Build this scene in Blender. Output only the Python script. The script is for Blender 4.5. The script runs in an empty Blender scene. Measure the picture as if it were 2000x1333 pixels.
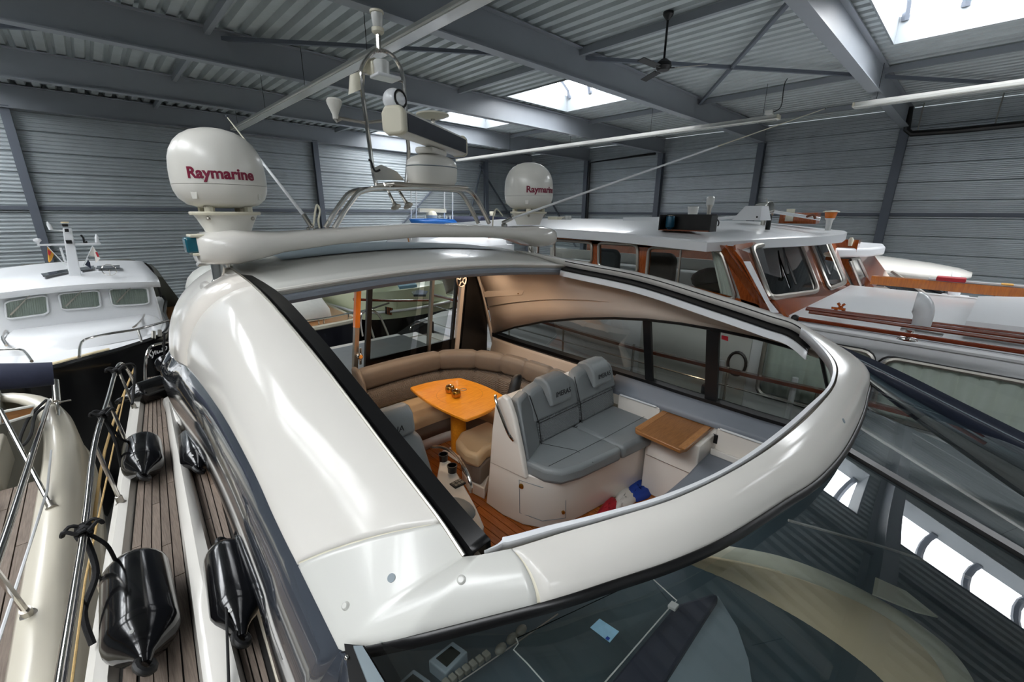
import bpy, bmesh, math, random
from mathutils import Vector, Matrix
random.seed(7)
C = bpy.context.scene.collection
SC = bpy.context.scene
PI = math.pi
ZC = 5.2                      # eye height of the photographer above the hall floor
# ------------------------------------------------------------------ camera, world, exposure
FPX, CX, CY = 838.0, 1000.0, 666.5
PITCH = math.atan(249/838); AZ = math.radians(46.3); ROLL = math.radians(0.37)
cam_d = bpy.data.cameras.new('camera'); cam = bpy.data.objects.new('camera', cam_d); C.objects.link(cam)
cam_d.sensor_width = 36.0; cam_d.lens = FPX/2000*36.0; cam_d.clip_start = 0.02; cam_d.clip_end = 200
_q = Vector((math.cos(AZ), math.sin(AZ), 0)); _r = Vector((math.sin(AZ), -math.cos(AZ), 0)); _z = Vector((0, 0, 1))
_f = _q*math.cos(PITCH) - _z*math.sin(PITCH); _u = _q*math.sin(PITCH) + _z*math.cos(PITCH)
_rx = _r*math.cos(ROLL) + _u*math.sin(ROLL); _ux = _u*math.cos(ROLL) - _r*math.sin(ROLL)
cam.matrix_world = Matrix.Translation((0, 0, ZC)) @ Matrix((_rx, _ux, -_f)).transposed().to_4x4()
SC.camera = cam
w = bpy.data.worlds.new('overcast_sky'); SC.world = w; w.use_nodes = True
w.node_tree.nodes['Background'].inputs[0].default_value = (0.86, 0.93, 1.0, 1)
w.node_tree.nodes['Background'].inputs[1].default_value = 1.0
SC.view_settings.view_transform = 'Standard'; SC.view_settings.look = 'None'
SC.view_settings.gamma = 1.0; SC.view_settings.use_curve_mapping = False
SC.view_settings.exposure = -0.22
SKYLIGHT = 13.5               # glow of the milky skylight vaults
CABIN_W = 13.0                # warm ceiling spots in the saloon, mostly added for brightness
SC.cycles.use_denoising = True
SC.cycles.max_bounces = 10; SC.cycles.transparent_max_bounces = 16
SC.cycles.sample_clamp_indirect = 6.0

# ------------------------------------------------------------------ measuring helper (photo point -> point on a known plane)
def ray(u, v):
    a0 = (u-CX)/FPX; b0 = (CY-v)/FPX
    return _f + _rx*a0 + _ux*b0
def at(u, v, X=None, Y=None, Z=None):
    k = ray(u, v)
    t = X/k.x if X is not None else (Y/k.y if Y is not None else Z/k.z)
    return k*t
def V(*a): return Vector(a)

# ------------------------------------------------------------------ materials
def lin(c): return c/12.92 if c <= 0.04045 else ((c+0.055)/1.055)**2.4
def hexc(h): return tuple(lin(int(h[i:i+2], 16)/255) for i in (0, 2, 4)) + (1,)
def mat(name, col, rough=0.4, metal=0.0, noise=0.0, nscale=8.0, bump=0.0, bscale=60.0, coat=0.0, spec=0.5, emit=None, estr=0.0, stretch=None):
    m = bpy.data.materials.new(name); m.use_nodes = True
    nt = m.node_tree; b = nt.nodes['Principled BSDF']
    c = hexc(col) if isinstance(col, str) else tuple(col)+(1,)
    b.inputs['Base Color'].default_value = c
    b.inputs['Roughness'].default_value = rough; b.inputs['Metallic'].default_value = metal
    b.inputs['Specular IOR Level'].default_value = spec
    if coat: b.inputs['Coat Weight'].default_value = coat; b.inputs['Coat Roughness'].default_value = 0.06
    tc = nt.nodes.new('ShaderNodeTexCoord'); src = tc.outputs['Object']
    if stretch:
        mp = nt.nodes.new('ShaderNodeMapping'); mp.inputs['Scale'].default_value = stretch
        nt.links.new(src, mp.inputs[0]); src = mp.outputs[0]
    if noise:
        n = nt.nodes.new('ShaderNodeTexNoise'); n.inputs['Scale'].default_value = nscale; n.inputs['Detail'].default_value = 5
        nt.links.new(src, n.inputs['Vector'])
        r = nt.nodes.new('ShaderNodeMix'); r.data_type = 'RGBA'; r.blend_type = 'MIX'
        r.inputs[6].default_value = tuple(max(0, x*(1-noise)) for x in c[:3])+(1,)
        r.inputs[7].default_value = tuple(min(1, x*(1+noise)) for x in c[:3])+(1,)
        nt.links.new(n.outputs['Fac'], r.inputs[0]); nt.links.new(r.outputs[2], b.inputs['Base Color'])
    if bump:
        n2 = nt.nodes.new('ShaderNodeTexNoise'); n2.inputs['Scale'].default_value = bscale; n2.inputs['Detail'].default_value = 3
        nt.links.new(src, n2.inputs['Vector'])
        bp = nt.nodes.new('ShaderNodeBump'); bp.inputs['Strength'].default_value = bump; bp.inputs['Distance'].default_value = 0.01
        nt.links.new(n2.outputs['Fac'], bp.inputs['Height']); nt.links.new(bp.outputs[0], b.inputs['Normal'])
    if emit:
        b.inputs['Emission Color'].default_value = hexc(emit) if isinstance(emit, str) else tuple(emit)+(1,)
        b.inputs['Emission Strength'].default_value = estr
    return m
def glass(name, tint, ior=1.5, rough=0.0, gain=1.0):
    m = bpy.data.materials.new(name); m.use_nodes = True; nt = m.node_tree
    for n in list(nt.nodes):
        if n.type == 'BSDF_PRINCIPLED': nt.nodes.remove(n)
    out = nt.nodes['Material Output']
    t = nt.nodes.new('ShaderNodeBsdfTransparent'); t.inputs[0].default_value = tuple(tint)+(1,)
    g = nt.nodes.new('ShaderNodeBsdfGlossy'); g.inputs['Roughness'].default_value = rough
    fr = nt.nodes.new('ShaderNodeFresnel'); fr.inputs[0].default_value = ior
    ml = nt.nodes.new('ShaderNodeMath'); ml.operation = 'MULTIPLY'; ml.inputs[1].default_value = gain; ml.use_clamp = True
    nt.links.new(fr.outputs[0], ml.inputs[0])
    mx = nt.nodes.new('ShaderNodeMixShader')
    nt.links.new(ml.outputs[0], mx.inputs[0]); nt.links.new(t.outputs[0], mx.inputs[1]); nt.links.new(g.outputs[0], mx.inputs[2])
    nt.links.new(mx.outputs[0], out.inputs[0])
    return m
def wood(name, dark, light, rough=0.25, coat=0.6, scale=(3, 40, 40), bands=3.0):
    m = bpy.data.materials.new(name); m.use_nodes = True; nt = m.node_tree; b = nt.nodes['Principled BSDF']
    b.inputs['Roughness'].default_value = rough; b.inputs['Coat Weight'].default_value = coat; b.inputs['Coat Roughness'].default_value = 0.08
    tc = nt.nodes.new('ShaderNodeTexCoord'); mp = nt.nodes.new('ShaderNodeMapping'); mp.inputs['Scale'].default_value = scale
    n = nt.nodes.new('ShaderNodeTexNoise'); n.inputs['Scale'].default_value = bands; n.inputs['Detail'].default_value = 6; n.inputs['Roughness'].default_value = 0.6
    r = nt.nodes.new('ShaderNodeValToRGB'); r.color_ramp.elements[0].position = 0.3; r.color_ramp.elements[1].position = 0.72
    r.color_ramp.elements[0].color = hexc(dark); r.color_ramp.elements[1].color = hexc(light)
    oi = nt.nodes.new('ShaderNodeObjectInfo'); hs = nt.nodes.new('ShaderNodeHueSaturation')
    mr = nt.nodes.new('ShaderNodeMapRange'); mr.inputs[3].default_value = 0.82; mr.inputs[4].default_value = 1.12
    nt.links.new(oi.outputs['Random'], mr.inputs[0]); nt.links.new(mr.outputs[0], hs.inputs['Value'])
    nt.links.new(tc.outputs['Object'], mp.inputs[0]); nt.links.new(mp.outputs[0], n.inputs['Vector']); nt.links.new(n.outputs['Fac'], r.inputs[0])
    nt.links.new(r.outputs[0], hs.inputs['Color']); nt.links.new(hs.outputs[0], b.inputs['Base Color'])
    return m
def quilted(name, col, rough=0.5, s=26.0):
    m = mat(name, col, rough, noise=0.08, nscale=30)
    nt = m.node_tree; b = nt.nodes['Principled BSDF']
    tc = nt.nodes.new('ShaderNodeTexCoord'); mp = nt.nodes.new('ShaderNodeMapping'); mp.inputs['Rotation'].default_value = (0, PI/4, 0)
    mp2 = nt.nodes.new('ShaderNodeMapping'); mp2.inputs['Rotation'].default_value = (0, -PI/4, 0)
    out = []
    for q in (mp, mp2):
        wv = nt.nodes.new('ShaderNodeTexWave'); wv.inputs['Scale'].default_value = s/PI; wv.wave_profile = 'SIN'
        nt.links.new(tc.outputs['Object'], q.inputs[0]); nt.links.new(q.outputs[0], wv.inputs['Vector']); out.append(wv)
    mn = nt.nodes.new('ShaderNodeMath'); mn.operation = 'MINIMUM'
    nt.links.new(out[0].outputs['Fac'], mn.inputs[0]); nt.links.new(out[1].outputs['Fac'], mn.inputs[1])
    pw = nt.nodes.new('ShaderNodeMath'); pw.operation = 'POWER'; pw.inputs[1].default_value = 0.4
    nt.links.new(mn.outputs[0], pw.inputs[0])
    bp = nt.nodes.new('ShaderNodeBump'); bp.inputs['Strength'].default_value = 0.7; bp.inputs['Distance'].default_value = 0.012
    nt.links.new(pw.outputs[0], bp.inputs['Height']); nt.links.new(bp.outputs[0], b.inputs['Normal'])
    return m
M = dict(
    gelcoat=mat('gelcoat', 'd5d2cb', 0.13, spec=0.32, noise=0.02, nscale=3),
    gelcoat_grey=mat('gelcoat_grey', 'cbcbc5', 0.24, coat=0.2, noise=0.02, nscale=3),
    cream_gel=mat('cream_gelcoat', 'c9c3b3', 0.3, coat=0.2, noise=0.03, nscale=4),
    white=mat('white_paint', 'e0e2e4', 0.28, coat=0.25, noise=0.02, nscale=4),
    dome=mat('dome_plastic', 'dcdad2', 0.3, coat=0.15, noise=0.015, nscale=5),
    ivory=mat('ivory_plastic', 'd6d1bd', 0.45, noise=0.03, nscale=6),
    steel=mat('polished_steel', 'd6d2cc', 0.13, 1.0, noise=0.03, nscale=20),
    brushed=mat('brushed_steel', 'b9b5ad', 0.35, 1.0, noise=0.06, nscale=30),
    black=mat('black_anodised', '0b0b0c', 0.35, noise=0.15, nscale=30),
    rubber=mat('black_rubber', '131314', 0.5, noise=0.2, nscale=40),
    fender=mat('fender_vinyl', '0c0c0e', 0.16, coat=0.3, noise=0.15, nscale=10, bump=0.02, bscale=6),
    greyglass=mat('grey_side_glass', '3b4048', 0.08, coat=1.0, noise=0.04, nscale=2),
    navyband=mat('navy_trim', '262b38', 0.3, noise=0.06, nscale=12),
    beam=mat('beam_paint', '8d9298', 0.42, noise=0.05, nscale=3),
    column=mat('column_paint', '5f656f', 0.5, noise=0.05, nscale=3),
    galv=mat('galvanised_sheet', 'bcc3c6', 0.36, 0.4, noise=0.14, nscale=2.2, bump=0.015, bscale=30),
    deckgalv=mat('galvanised_roof_sheet', 'b6bdbe', 0.45, 0.2, noise=0.14, nscale=3),
    curb=mat('skylight_curb', '868c90', 0.5, noise=0.05, nscale=6),
    concrete=mat('concrete_floor', '8a8985', 0.75, noise=0.15, nscale=2, bump=0.1),
    lampwhite=mat('lamp_housing', 'cfcfca', 0.45, noise=0.04, nscale=6),
    maroon=mat('maroon_print', '7c1836', 0.4, noise=0.03),
    blackprint=mat('black_stitching', '17181c', 0.7, noise=0.1),
    whiteprint=mat('white_print', 'e8e8e8', 0.5, noise=0.03),
    teal=mat('teal_lens', '0f5566', 0.25, coat=0.5, noise=0.15, nscale=30),
    seatgrey=mat('grey_leather', '7c8183', 0.42, noise=0.07, nscale=9, bump=0.12, bscale=160),
    seatgreyq=quilted('grey_quilted_leather', '7c8183', 0.45, 60),
    sofa=mat('taupe_leather', '746b62', 0.45, noise=0.07, nscale=9, bump=0.1, bscale=160),
    sofaq=quilted('taupe_quilted_leather', '6f665e', 0.5, 60),
    tan=mat('tan_leather', 'bba381', 0.45, noise=0.07, nscale=9, bump=0.1, bscale=160),
    liner=mat('cabin_lining', 'cdbfb1', 0.4, coat=0.15, noise=0.03, nscale=5),
    mould=mat('seat_moulding', 'e6e0d7', 0.18, coat=0.4, noise=0.02, nscale=5),
    ledge=mat('grey_ledge_vinyl', '7b818a', 0.5, noise=0.06, nscale=12, bump=0.06, bscale=120),
    tablewood=wood('honey_table_wood', 'd08018', 'e89c2c', 0.3, 0.25, (4, 30, 30), 2.0),
    teaktop=wood('teak_table_top', '8a5a30', 'b07a46', 0.35, 0.2, (5, 60, 60), 2.5),
    teakedge=wood('teak_edge', 'a06a3a', 'c08a54', 0.35, 0.3, (6, 60, 60), 2.5),
    sole=wood('varnished_sole_teak', '8a4a18', 'b4692a', 0.22, 0.5, (60, 4, 60), 2.5),
    deckteak=wood('weathered_deck_teak', '665a50', '8a7c70', 0.75, 0.0, (70, 3, 70), 2.5),
    mahogany=wood('varnished_mahogany', '8a3d12', 'b8602a', 0.12, 1.0, (4, 30, 6), 2.0),
    redwood=wood('red_varnished_pole', '5e2412', '84381e', 0.2, 0.8, (40, 3, 40), 2.0),
    orangewood=wood('orange_door_wood', 'b8620f', 'd87c18', 0.25, 0.5, (30, 30, 3), 2.0),
    caulk=mat('black_caulking', '15120f', 0.7, noise=0.1),
    gold=mat('gold_foil_glass', 'b98a3a', 0.22, 0.9, noise=0.35, nscale=50, bump=0.4, bscale=60),
    darkblue=mat('navy_canvas', '20253a', 0.8, noise=0.12, nscale=15, bump=0.15, bscale=60),
    tarpblue=mat('blue_tarpaulin', '1867b8', 0.5, noise=0.12, nscale=12, bump=0.2, bscale=20),
    blackhull=mat('black_hull_paint', '0d0e10', 0.2, coat=0.2, noise=0.1, nscale=3),
    navyhull=mat('navy_hull_paint', '12141f', 0.35, coat=0.0, noise=0.1, nscale=3),
    olive=mat('olive_canvas', '43443c', 0.85, noise=0.12, nscale=10),
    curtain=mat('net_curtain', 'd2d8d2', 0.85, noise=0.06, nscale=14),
    curtain_cream=mat('cream_curtain', 'e8e9e2', 0.85, noise=0.06, nscale=14),  # plain cream cloth, also used for the tarpaulin
    darkpane=mat('dark_hatch_pane', '3a3f45', 0.12, coat=0.5, noise=0.08, nscale=8),
    cabingrey=mat('grey_lounge_cover', '6f7476', 0.8, noise=0.1, nscale=12),
    celadon=mat('pale_green_paint', 'b9bfa2', 0.35, coat=0.2, noise=0.05, nscale=5),
    rope=mat('tan_rope', 'b89a66', 0.85, noise=0.2, nscale=90, bump=0.3, bscale=200),
    blackrope=mat('black_rope', '0e0e10', 0.75, noise=0.3, nscale=90, bump=0.3, bscale=200),
    amber=mat('amber_beacon', 'd06a0a', 0.2, coat=0.6, noise=0.1, nscale=30),
    clear=mat('milky_lens', 'c9cac6', 0.25, coat=0.5, noise=0.05, nscale=20),
    red=mat('red_cloth', 'b01f2c', 0.7, noise=0.1, nscale=20),
    blue=mat('blue_cloth', '1d3f9a', 0.7, noise=0.1, nscale=20),
    cloth=mat('white_cloth', 'dcd9d2', 0.8, noise=0.05, nscale=20),
    yellow=mat('yellow_cloth', 'd29a3a', 0.7, noise=0.2, nscale=20),
    dash=mat('dash_moulding', '3c4c53', 0.55, noise=0.12, nscale=6),
    dashleather=mat('dash_leather', '2c2f3c', 0.5, noise=0.12, nscale=10, bump=0.25, bscale=9),
    dashgrey=mat('dash_grey_panel', '7a868c', 0.5, noise=0.08, nscale=6),
    creampanel=mat('cream_dash_lining', 'e6d6b2', 0.55, noise=0.08, nscale=5),
    creamrim=mat('cream_dash_rim', 'e2e2cc', 0.4, noise=0.04, nscale=5),
    keygrey=mat('grey_switch', '6d6c62', 0.5, noise=0.08, nscale=30),
    lcd=mat('instrument_screen', '1a201c', 0.15, coat=0.5, noise=0.1),
    cardblue=mat('pale_blue_card', '9cc8df', 0.5, noise=0.12, nscale=60),
    tealcan=mat('teal_can', '1a4a60', 0.3, 0.3, noise=0.1, nscale=20),
    corten=mat('rusty_edge', '6b3a22', 0.8, noise=0.3, nscale=30),
    led=mat('ceiling_spot_glow', 'ffffff', 0.4, emit='dfe9ff', estr=12.0),
    vault=mat('milky_skylight_glazing', 'f4f7fa', 0.6, emit=(0.97, 0.985, 1.0), estr=SKYLIGHT),
    port_glass=glass('smoked_side_glass', (0.66, 0.70, 0.68), 1.45, 0.0, 0.45),
    door_glass=glass('saloon_door_glass', (0.72, 0.74, 0.72), 1.45, 0.0, 0.2),
    screen_glass=glass('windscreen_glass', (0.94, 0.98, 0.98), 1.6, 0.0, 1.5),
    clear_glass=glass('clear_pane_glass', (0.9, 0.93, 0.92), 1.45, 0.0, 1.0),
)

# ------------------------------------------------------------------ mesh builder
class MB:
    def __init__(s): s.v = []; s.f = []
    def add(s, vs, fs):
        o = len(s.v); s.v += [Vector(p) for p in vs]; s.f += [tuple(i+o for i in f) for f in fs]; return s
    def box(s, x0, x1, y0, y1, z0, z1):
        vs = [(x, y, z) for x in (x0, x1) for y in (y0, y1) for z in (z0, z1)]
        return s.add(vs, [(0,1,3,2),(4,6,7,5),(0,4,5,1),(2,3,7,6),(0,2,6,4),(1,5,7,3)])
    def obox(s, c, ax, ay, az):
        c, ax, ay, az = map(Vector, (c, ax, ay, az))
        vs = [c+ax*i+ay*j+az*k for i in (-1, 1) for j in (-1, 1) for k in (-1, 1)]
        return s.add(vs, [(0,1,3,2),(4,6,7,5),(0,4,5,1),(2,3,7,6),(0,2,6,4),(1,5,7,3)])
    def bar(s, a, b, wd, ht, up=(0, 0, 1)):
        a, b, up = Vector(a), Vector(b), Vector(up); d = b-a
        sd = d.cross(up); sd.normalize(); u = sd.cross(d).normalized()
        return s.obox((a+b)/2, d/2, sd*wd/2, u*ht/2)
    def tube(s, pts, r, n=8, closed=False):
        pts = [Vector(p) for p in pts]; m = len(pts)
        rr = r if isinstance(r, (list, tuple)) else [r]*m
        up = None; rings = []
        for i, p in enumerate(pts):
            a = pts[(i-1) % m] if (closed or i > 0) else p; b = pts[(i+1) % m] if (closed or i < m-1) else p
            t = (b-a)
            if t.length < 1e-9: t = Vector((0, 0, 1))
            t.normalize()
            if up is None:
                up = Vector((0, 0, 1)) if abs(t.z) < 0.9 else Vector((1, 0, 0))
            up = up - t*up.dot(t)
            if up.length < 1e-6: up = t.orthogonal()
            up.normalize()
            sd = t.cross(up)
            rings.append([p + (up*math.cos(2*PI*k/n) + sd*math.sin(2*PI*k/n))*rr[i] for k in range(n)])
        return s.loft(rings, True, not closed, closed)
    def loft(s, rings, ring_closed=True, caps=True, closed=False):
        n = len(rings[0]); m = len(rings); o = []
        fs = []
        for i in range(m if closed else m-1):
            j = (i+1) % m
            for k in range(n if ring_closed else n-1):
                l = (k+1) % n
                fs.append((i*n+k, i*n+l, j*n+l, j*n+k))
        if caps and not closed and ring_closed:
            fs.append(tuple(range(n))[::-1]); fs.append(tuple((m-1)*n+k for k in range(n)))
        return s.add([p for r in rings for p in r], fs)
    def grid(s, rows): return s.loft(rows, False, False)
    def lathe(s, prof, c, axis=(0, 0, 1), n=24, caps=True):
        c, ax = Vector(c), Vector(axis).normalized()
        e1 = ax.orthogonal().normalized(); e2 = ax.cross(e1)
        return s.loft([[c + ax*h + (e1*math.cos(2*PI*k/n) + e2*math.sin(2*PI*k/n))*max(r, 1e-4) for k in range(n)] for r, h in prof], True, caps)
    def prism(s, poly, vec):
        poly = [Vector(p) for p in poly]; vec = Vector(vec); n = len(poly)
        return s.loft([poly, [p+vec for p in poly]], True, True)
    def ball(s, c, rx, ry=None, rz=None, n=16, m=10):
        ry = ry or rx; rz = rz or rx; c = Vector(c)
        return s.loft([[c + Vector((rx*math.sin(a)*math.cos(b), ry*math.sin(a)*math.sin(b), rz*math.cos(a)))
                        for b in [2*PI*k/n for k in range(n)]] for a in [max(1e-3, min(PI-1e-3, PI*i/m)) for i in range(m+1)]], True, True)

def smooth_path(pts, k=6, closed=False):
    pts = [Vector(p) for p in pts]; n = len(pts); out = []
    for i in range(n if closed else n-1):
        g = lambda j: pts[j % n] if closed else pts[max(0, min(n-1, j))]
        p0, p1, p2, p3 = g(i-1), g(i), g(i+1), g(i+2)
        for q in range(k):
            t = q/k
            out.append(0.5*((2*p1) + (p2-p0)*t + (2*p0-5*p1+4*p2-p3)*t*t + (3*p1-p0-3*p2+p3)*t**3))
    if not closed: out.append(pts[-1])
    return out
def tagset(o, label=None, cat=None, group=None, kind=None):
    if label: o['label'] = label
    if cat: o['category'] = cat
    if group: o['group'] = group
    if kind: o['kind'] = kind
    return o
ORI = {}
def obj(name, mb, m, parent=None, smooth=35, bevel=0, subsurf=0, solid=0, seg=2, origin=None, offset=0):
    if isinstance(mb, MB): me = bpy.data.meshes.new(name); vs, fs = mb.v, mb.f
    if parent is not None: o0 = ORI[parent.name]
    elif origin is not None: o0 = Vector(origin)
    else:
        xs = [p.x for p in vs]; ys = [p.y for p in vs]; zs = [p.z for p in vs]
        o0 = Vector(((min(xs)+max(xs))/2, (min(ys)+max(ys))/2, min(zs)))
    me.from_pydata([tuple(p-o0) for p in vs], [], fs)
    bm = bmesh.new(); bm.from_mesh(me); bmesh.ops.remove_doubles(bm, verts=bm.verts, dist=1e-5)
    bmesh.ops.recalc_face_normals(bm, faces=bm.faces); bm.to_mesh(me); bm.free()
    me.materials.append(m if not isinstance(m, str) else M[m])
    o = bpy.data.objects.new(name, me); C.objects.link(o)
    if smooth:
        for p in me.polygons: p.use_smooth = True
        me.set_sharp_from_angle(angle=math.radians(smooth))
    if parent is not None: o.parent = parent
    else: o.location = o0 + Vector((0, 0, ZC))
    ORI[o.name] = o0
    if solid: q = o.modifiers.new('solid', 'SOLIDIFY'); q.thickness = solid; q.offset = offset
    if bevel: q = o.modifiers.new('bevel', 'BEVEL'); q.width = bevel; q.segments = seg; q.limit_method = 'ANGLE'; q.angle_limit = math.radians(40)
    if subsurf: q = o.modifiers.new('sub', 'SUBSURF'); q.levels = subsurf; q.render_levels = subsurf
    return o
def thing(name, label, cat, loc, group=None):
    o = bpy.data.objects.new(name, None); C.objects.link(o); loc = Vector(loc)
    o.location = loc + Vector((0, 0, ZC)); o.empty_display_size = 0.1; ORI[o.name] = loc
    return tagset(o, label, cat, group)
def empty_part(name, parent):
    o = bpy.data.objects.new(name, None); C.objects.link(o); o.parent = parent; ORI[o.name] = ORI[parent.name]; return o
def struct(name, mb, m, **k): return tagset(obj(name, mb, m, **k), kind='structure')
def text(name, s, m, parent, place, size=1.0, bold=0.0, extr=0.002, shear=0.0, res=4):
    """lettering as real thin geometry; place(x, y, z) maps the flat letters onto their surface"""
    cu = bpy.data.curves.new(name, 'FONT'); cu.body = s; cu.size = size; cu.align_x = 'CENTER'; cu.align_y = 'CENTER'
    cu.offset = bold; cu.extrude = extr; cu.shear = shear; cu.resolution_u = res
    t = bpy.data.objects.new(name+'_tmp', cu); C.objects.link(t)
    dg = bpy.context.evaluated_depsgraph_get(); me = bpy.data.meshes.new_from_object(t.evaluated_get(dg))
    bpy.data.objects.remove(t); bpy.data.curves.remove(cu)
    bm = bmesh.new(); bm.from_mesh(me)
    for _ in range(2):
        lng = [e for e in bm.edges if e.calc_length() > size*0.12]
        if lng: bmesh.ops.subdivide_edges(bm, edges=lng, cuts=2)
    bmesh.ops.triangulate(bm, faces=bm.faces); bm.to_mesh(me); bm.free()
    o0 = ORI[parent.name]
    for v in me.vertices: v.co = Vector(place(*v.co)) - o0
    me.materials.append(M[m]); o = bpy.data.objects.new(name, me); C.objects.link(o); o.parent = parent; ORI[o.name] = o0
    return o
def copy_tree(o, parent=None):
    c = o.copy(); C.objects.link(c)
    if parent is not None: c.parent = parent
    ORI[c.name] = ORI[o.name]
    for ch in list(o.children): copy_tree(ch, c)
    return c
def lerp(a, b, t): return a + (b-a)*t
# ================================================================== THE HALL
DX, DY, XB, YB = 20.0, 19.5, -14.0, -14.0
ZF = -ZC; ZD = 3.36; PITCHR = 0.30; RD = 0.10
BEAMS = [19.3-4.25*k for k in range(8)]          # roof beams run along X
struct('floor', MB().box(XB, DX, YB, DY, ZF-0.2, ZF), 'concrete')
def sroot(name, loc): return tagset(thing(name, None, None, loc), kind='structure')
# --- cladding: ribbed liner trays, one part per tray
def tray(x0, x1, z0, z1, to3):
    prof = [(0.0, 0.05), (0.015, 0.0)]
    n = 5; h = (z1-z0-0.03)/n
    for k in range(n):
        b = 0.015+k*h
        prof += [(b+0.03, 0.0), (b+0.05, 0.03), (b+h-0.02, 0.03), (b+h, 0.0)]
    prof += [(z1-z0, 0.05)]
    return MB().loft([[to3(x, d, z0+zz) for zz, d in prof] for x in (x0, x1)], False, False)
def wall(name, u0, u1, to3, loc, rows=15):
    r = sroot(name, loc); hh = (ZD-ZF)/rows
    for i in range(rows):
        obj('wall_panel', tray(u0, u1, ZF+i*hh, ZF+(i+1)*hh, to3), 'galv', r, smooth=0)
    return r
wl = wall('wall_left', XB, DX, lambda u, d, z: (u, DY+d, z), (0, DY, ZF))
wr = wall('wall_right', YB, DY, lambda u, d, z: (DX+d, u, z), (DX, 0, ZF))
wb = wall('wall_back', XB, DX, lambda u, d, z: (u, YB-d, z), (0, YB, ZF))
wf = wall('wall_front', YB, DY, lambda u, d, z: (XB-d, u, z), (XB, 0, ZF))
def ibeam(a, b, depth, wd, side, tf=0.025, tw=0.02):
    """rolled steel section between a and b: two flanges and a web"""
    a, b = Vector(a), Vector(b); up = Vector(side).normalized(); m = MB()
    m.bar(a+up*(depth/2-tf/2), b+up*(depth/2-tf/2), wd, tf, up)
    m.bar(a-up*(depth/2-tf/2), b-up*(depth/2-tf/2), wd, tf, up)
    m.bar(a, b, tw, depth-2*tf, up); return m
for y in BEAMS[:6]:
    obj('column', ibeam((DX-0.17, y, ZF), (DX-0.17, y, 2.72), 0.24, 0.24, (1, 0, 0)), 'column', wr, smooth=0)
for px in (70, 630, 950):
    p = at(px, 420, Y=DY-0.15)
    obj('column', ibeam((p.x, DY-0.14, ZF), (p.x, DY-0.14, 2.8), 0.2, 0.2, (0, 1, 0)), 'column', wl, smooth=0)
# girts at eye level and wall bracing
obj('girt', MB().box(XB, DX, DY-0.06, DY-0.005, 0.02, 0.12), 'column', wl, smooth=0)
obj('girt', MB().box(DX-0.06, DX-0.005, YB, DY, 0.0, 0.10), 'column', wr, smooth=0)
for a, b in (((14.6, DY-0.1, -2.2), (16.2, DY-0.1, 2.6)), ((16.0, DY-0.1, 2.5), (19.6, DY-0.1, -1.6)), ((9.5, DY-0.1, -2.0), (14.4, DY-0.1, 2.5))):
    obj('brace', MB().bar(a, b, 0.07, 0.07), 'column', wl, smooth=0)
obj('brace', MB().bar((DX-0.1, 19.0, 2.5), (DX-0.1, 15.6, -1.8), 0.07, 0.07), 'column', wr, smooth=0)
# --- roof
SX0, SX1 = 9.72, 12.5                              # skylight row in view
SB0, SB1 = -4.8, -2.0                              # second row, added out of view for more light
roof = sroot('ceiling', (0, 0, ZD))
def decking(x0, x1, y0, y1):
    prof = []; x = x0
    while x < x1-1e-6:
        for dx, dz in ((0, RD), (0.07, RD), (0.11, 0), (0.26, 0)):
            if x+dx <= x1: prof.append((x+dx, dz))
        x += PITCHR
    prof.append((x1, prof[-1][1]))
    return MB().loft([[(px, y, ZD+dz) for px, dz in prof] for y in (y0, y1)], False, False)
ys = [DY] + BEAMS[1:] + [YB]
for k in range(len(ys)-1):
    y1, y0 = ys[k], ys[k+1]
    cy0, cy1 = y0+0.35, y1-0.35
    blind = abs(y1-BEAMS[3]-0) < .01            # the bay with the fan has no skylight in view
    for a, b in ((XB, SB0), (SB1, SX0), (SX1, DX)): obj('roof_sheet', decking(a, b, y0, y1), 'deckgalv', roof, smooth=0)
    if blind: obj('roof_sheet', decking(SX0, SX1, y0, y1), 'deckgalv', roof, smooth=0)
    for a, b in ((SB0, SB1), (SX0, SX1)):
        if blind and a == SX0: continue
        for c, d in ((y0, cy0), (cy1, y1)): obj('roof_sheet', decking(a, b, c, d), 'deckgalv', roof, smooth=0)
for y in BEAMS:
    obj('roof_beam', ibeam((XB, y, 3.03), (DX, y, 3.03), 0.60, 0.22, (0, 0, 1)), 'beam', roof, smooth=0)
# struts between beams and diagonal wind bracing under the sheets
for k in range(len(BEAMS)-1):
    y1, y0 = BEAMS[k], BEAMS[k+1]
    for x in (-3.6, 2.3, 8.2, 14.2, 18.0):
        obj('strut', MB().box(x-0.045, x+0.045, y0, y1, ZD-0.16, ZD-0.03), 'beam', roof, smooth=0)
for a, b in (((8.2, 6.7, 3.2), (14.2, 2.5, 3.2)), ((14.2, 6.7, 3.2), (8.2, 2.5, 3.2)), 
             ((2.3, 11, 3.2), (8.2, 6.7, 3.2)), ((-3.6, 15.2, 3.2), (2.3, 11, 3.2)), ((14.2, 2.5, 3.2), (20, -1.7, 3.2)), ((2.3, 6.7, 3.2), (-3.6, 11, 3.2))):
    obj('brace', MB().bar(a, b, 0.07, 0.07), 'column', roof, smooth=0)
for q in (MB().box(XB, DX, DY-.02, DY+.06, ZD-.02, ZD+.2), MB().box(XB, DX, YB-.06, YB+.02, ZD-.02, ZD+.2)):
    obj('eaves_closer', q, 'deckgalv', roof, smooth=0)
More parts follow.
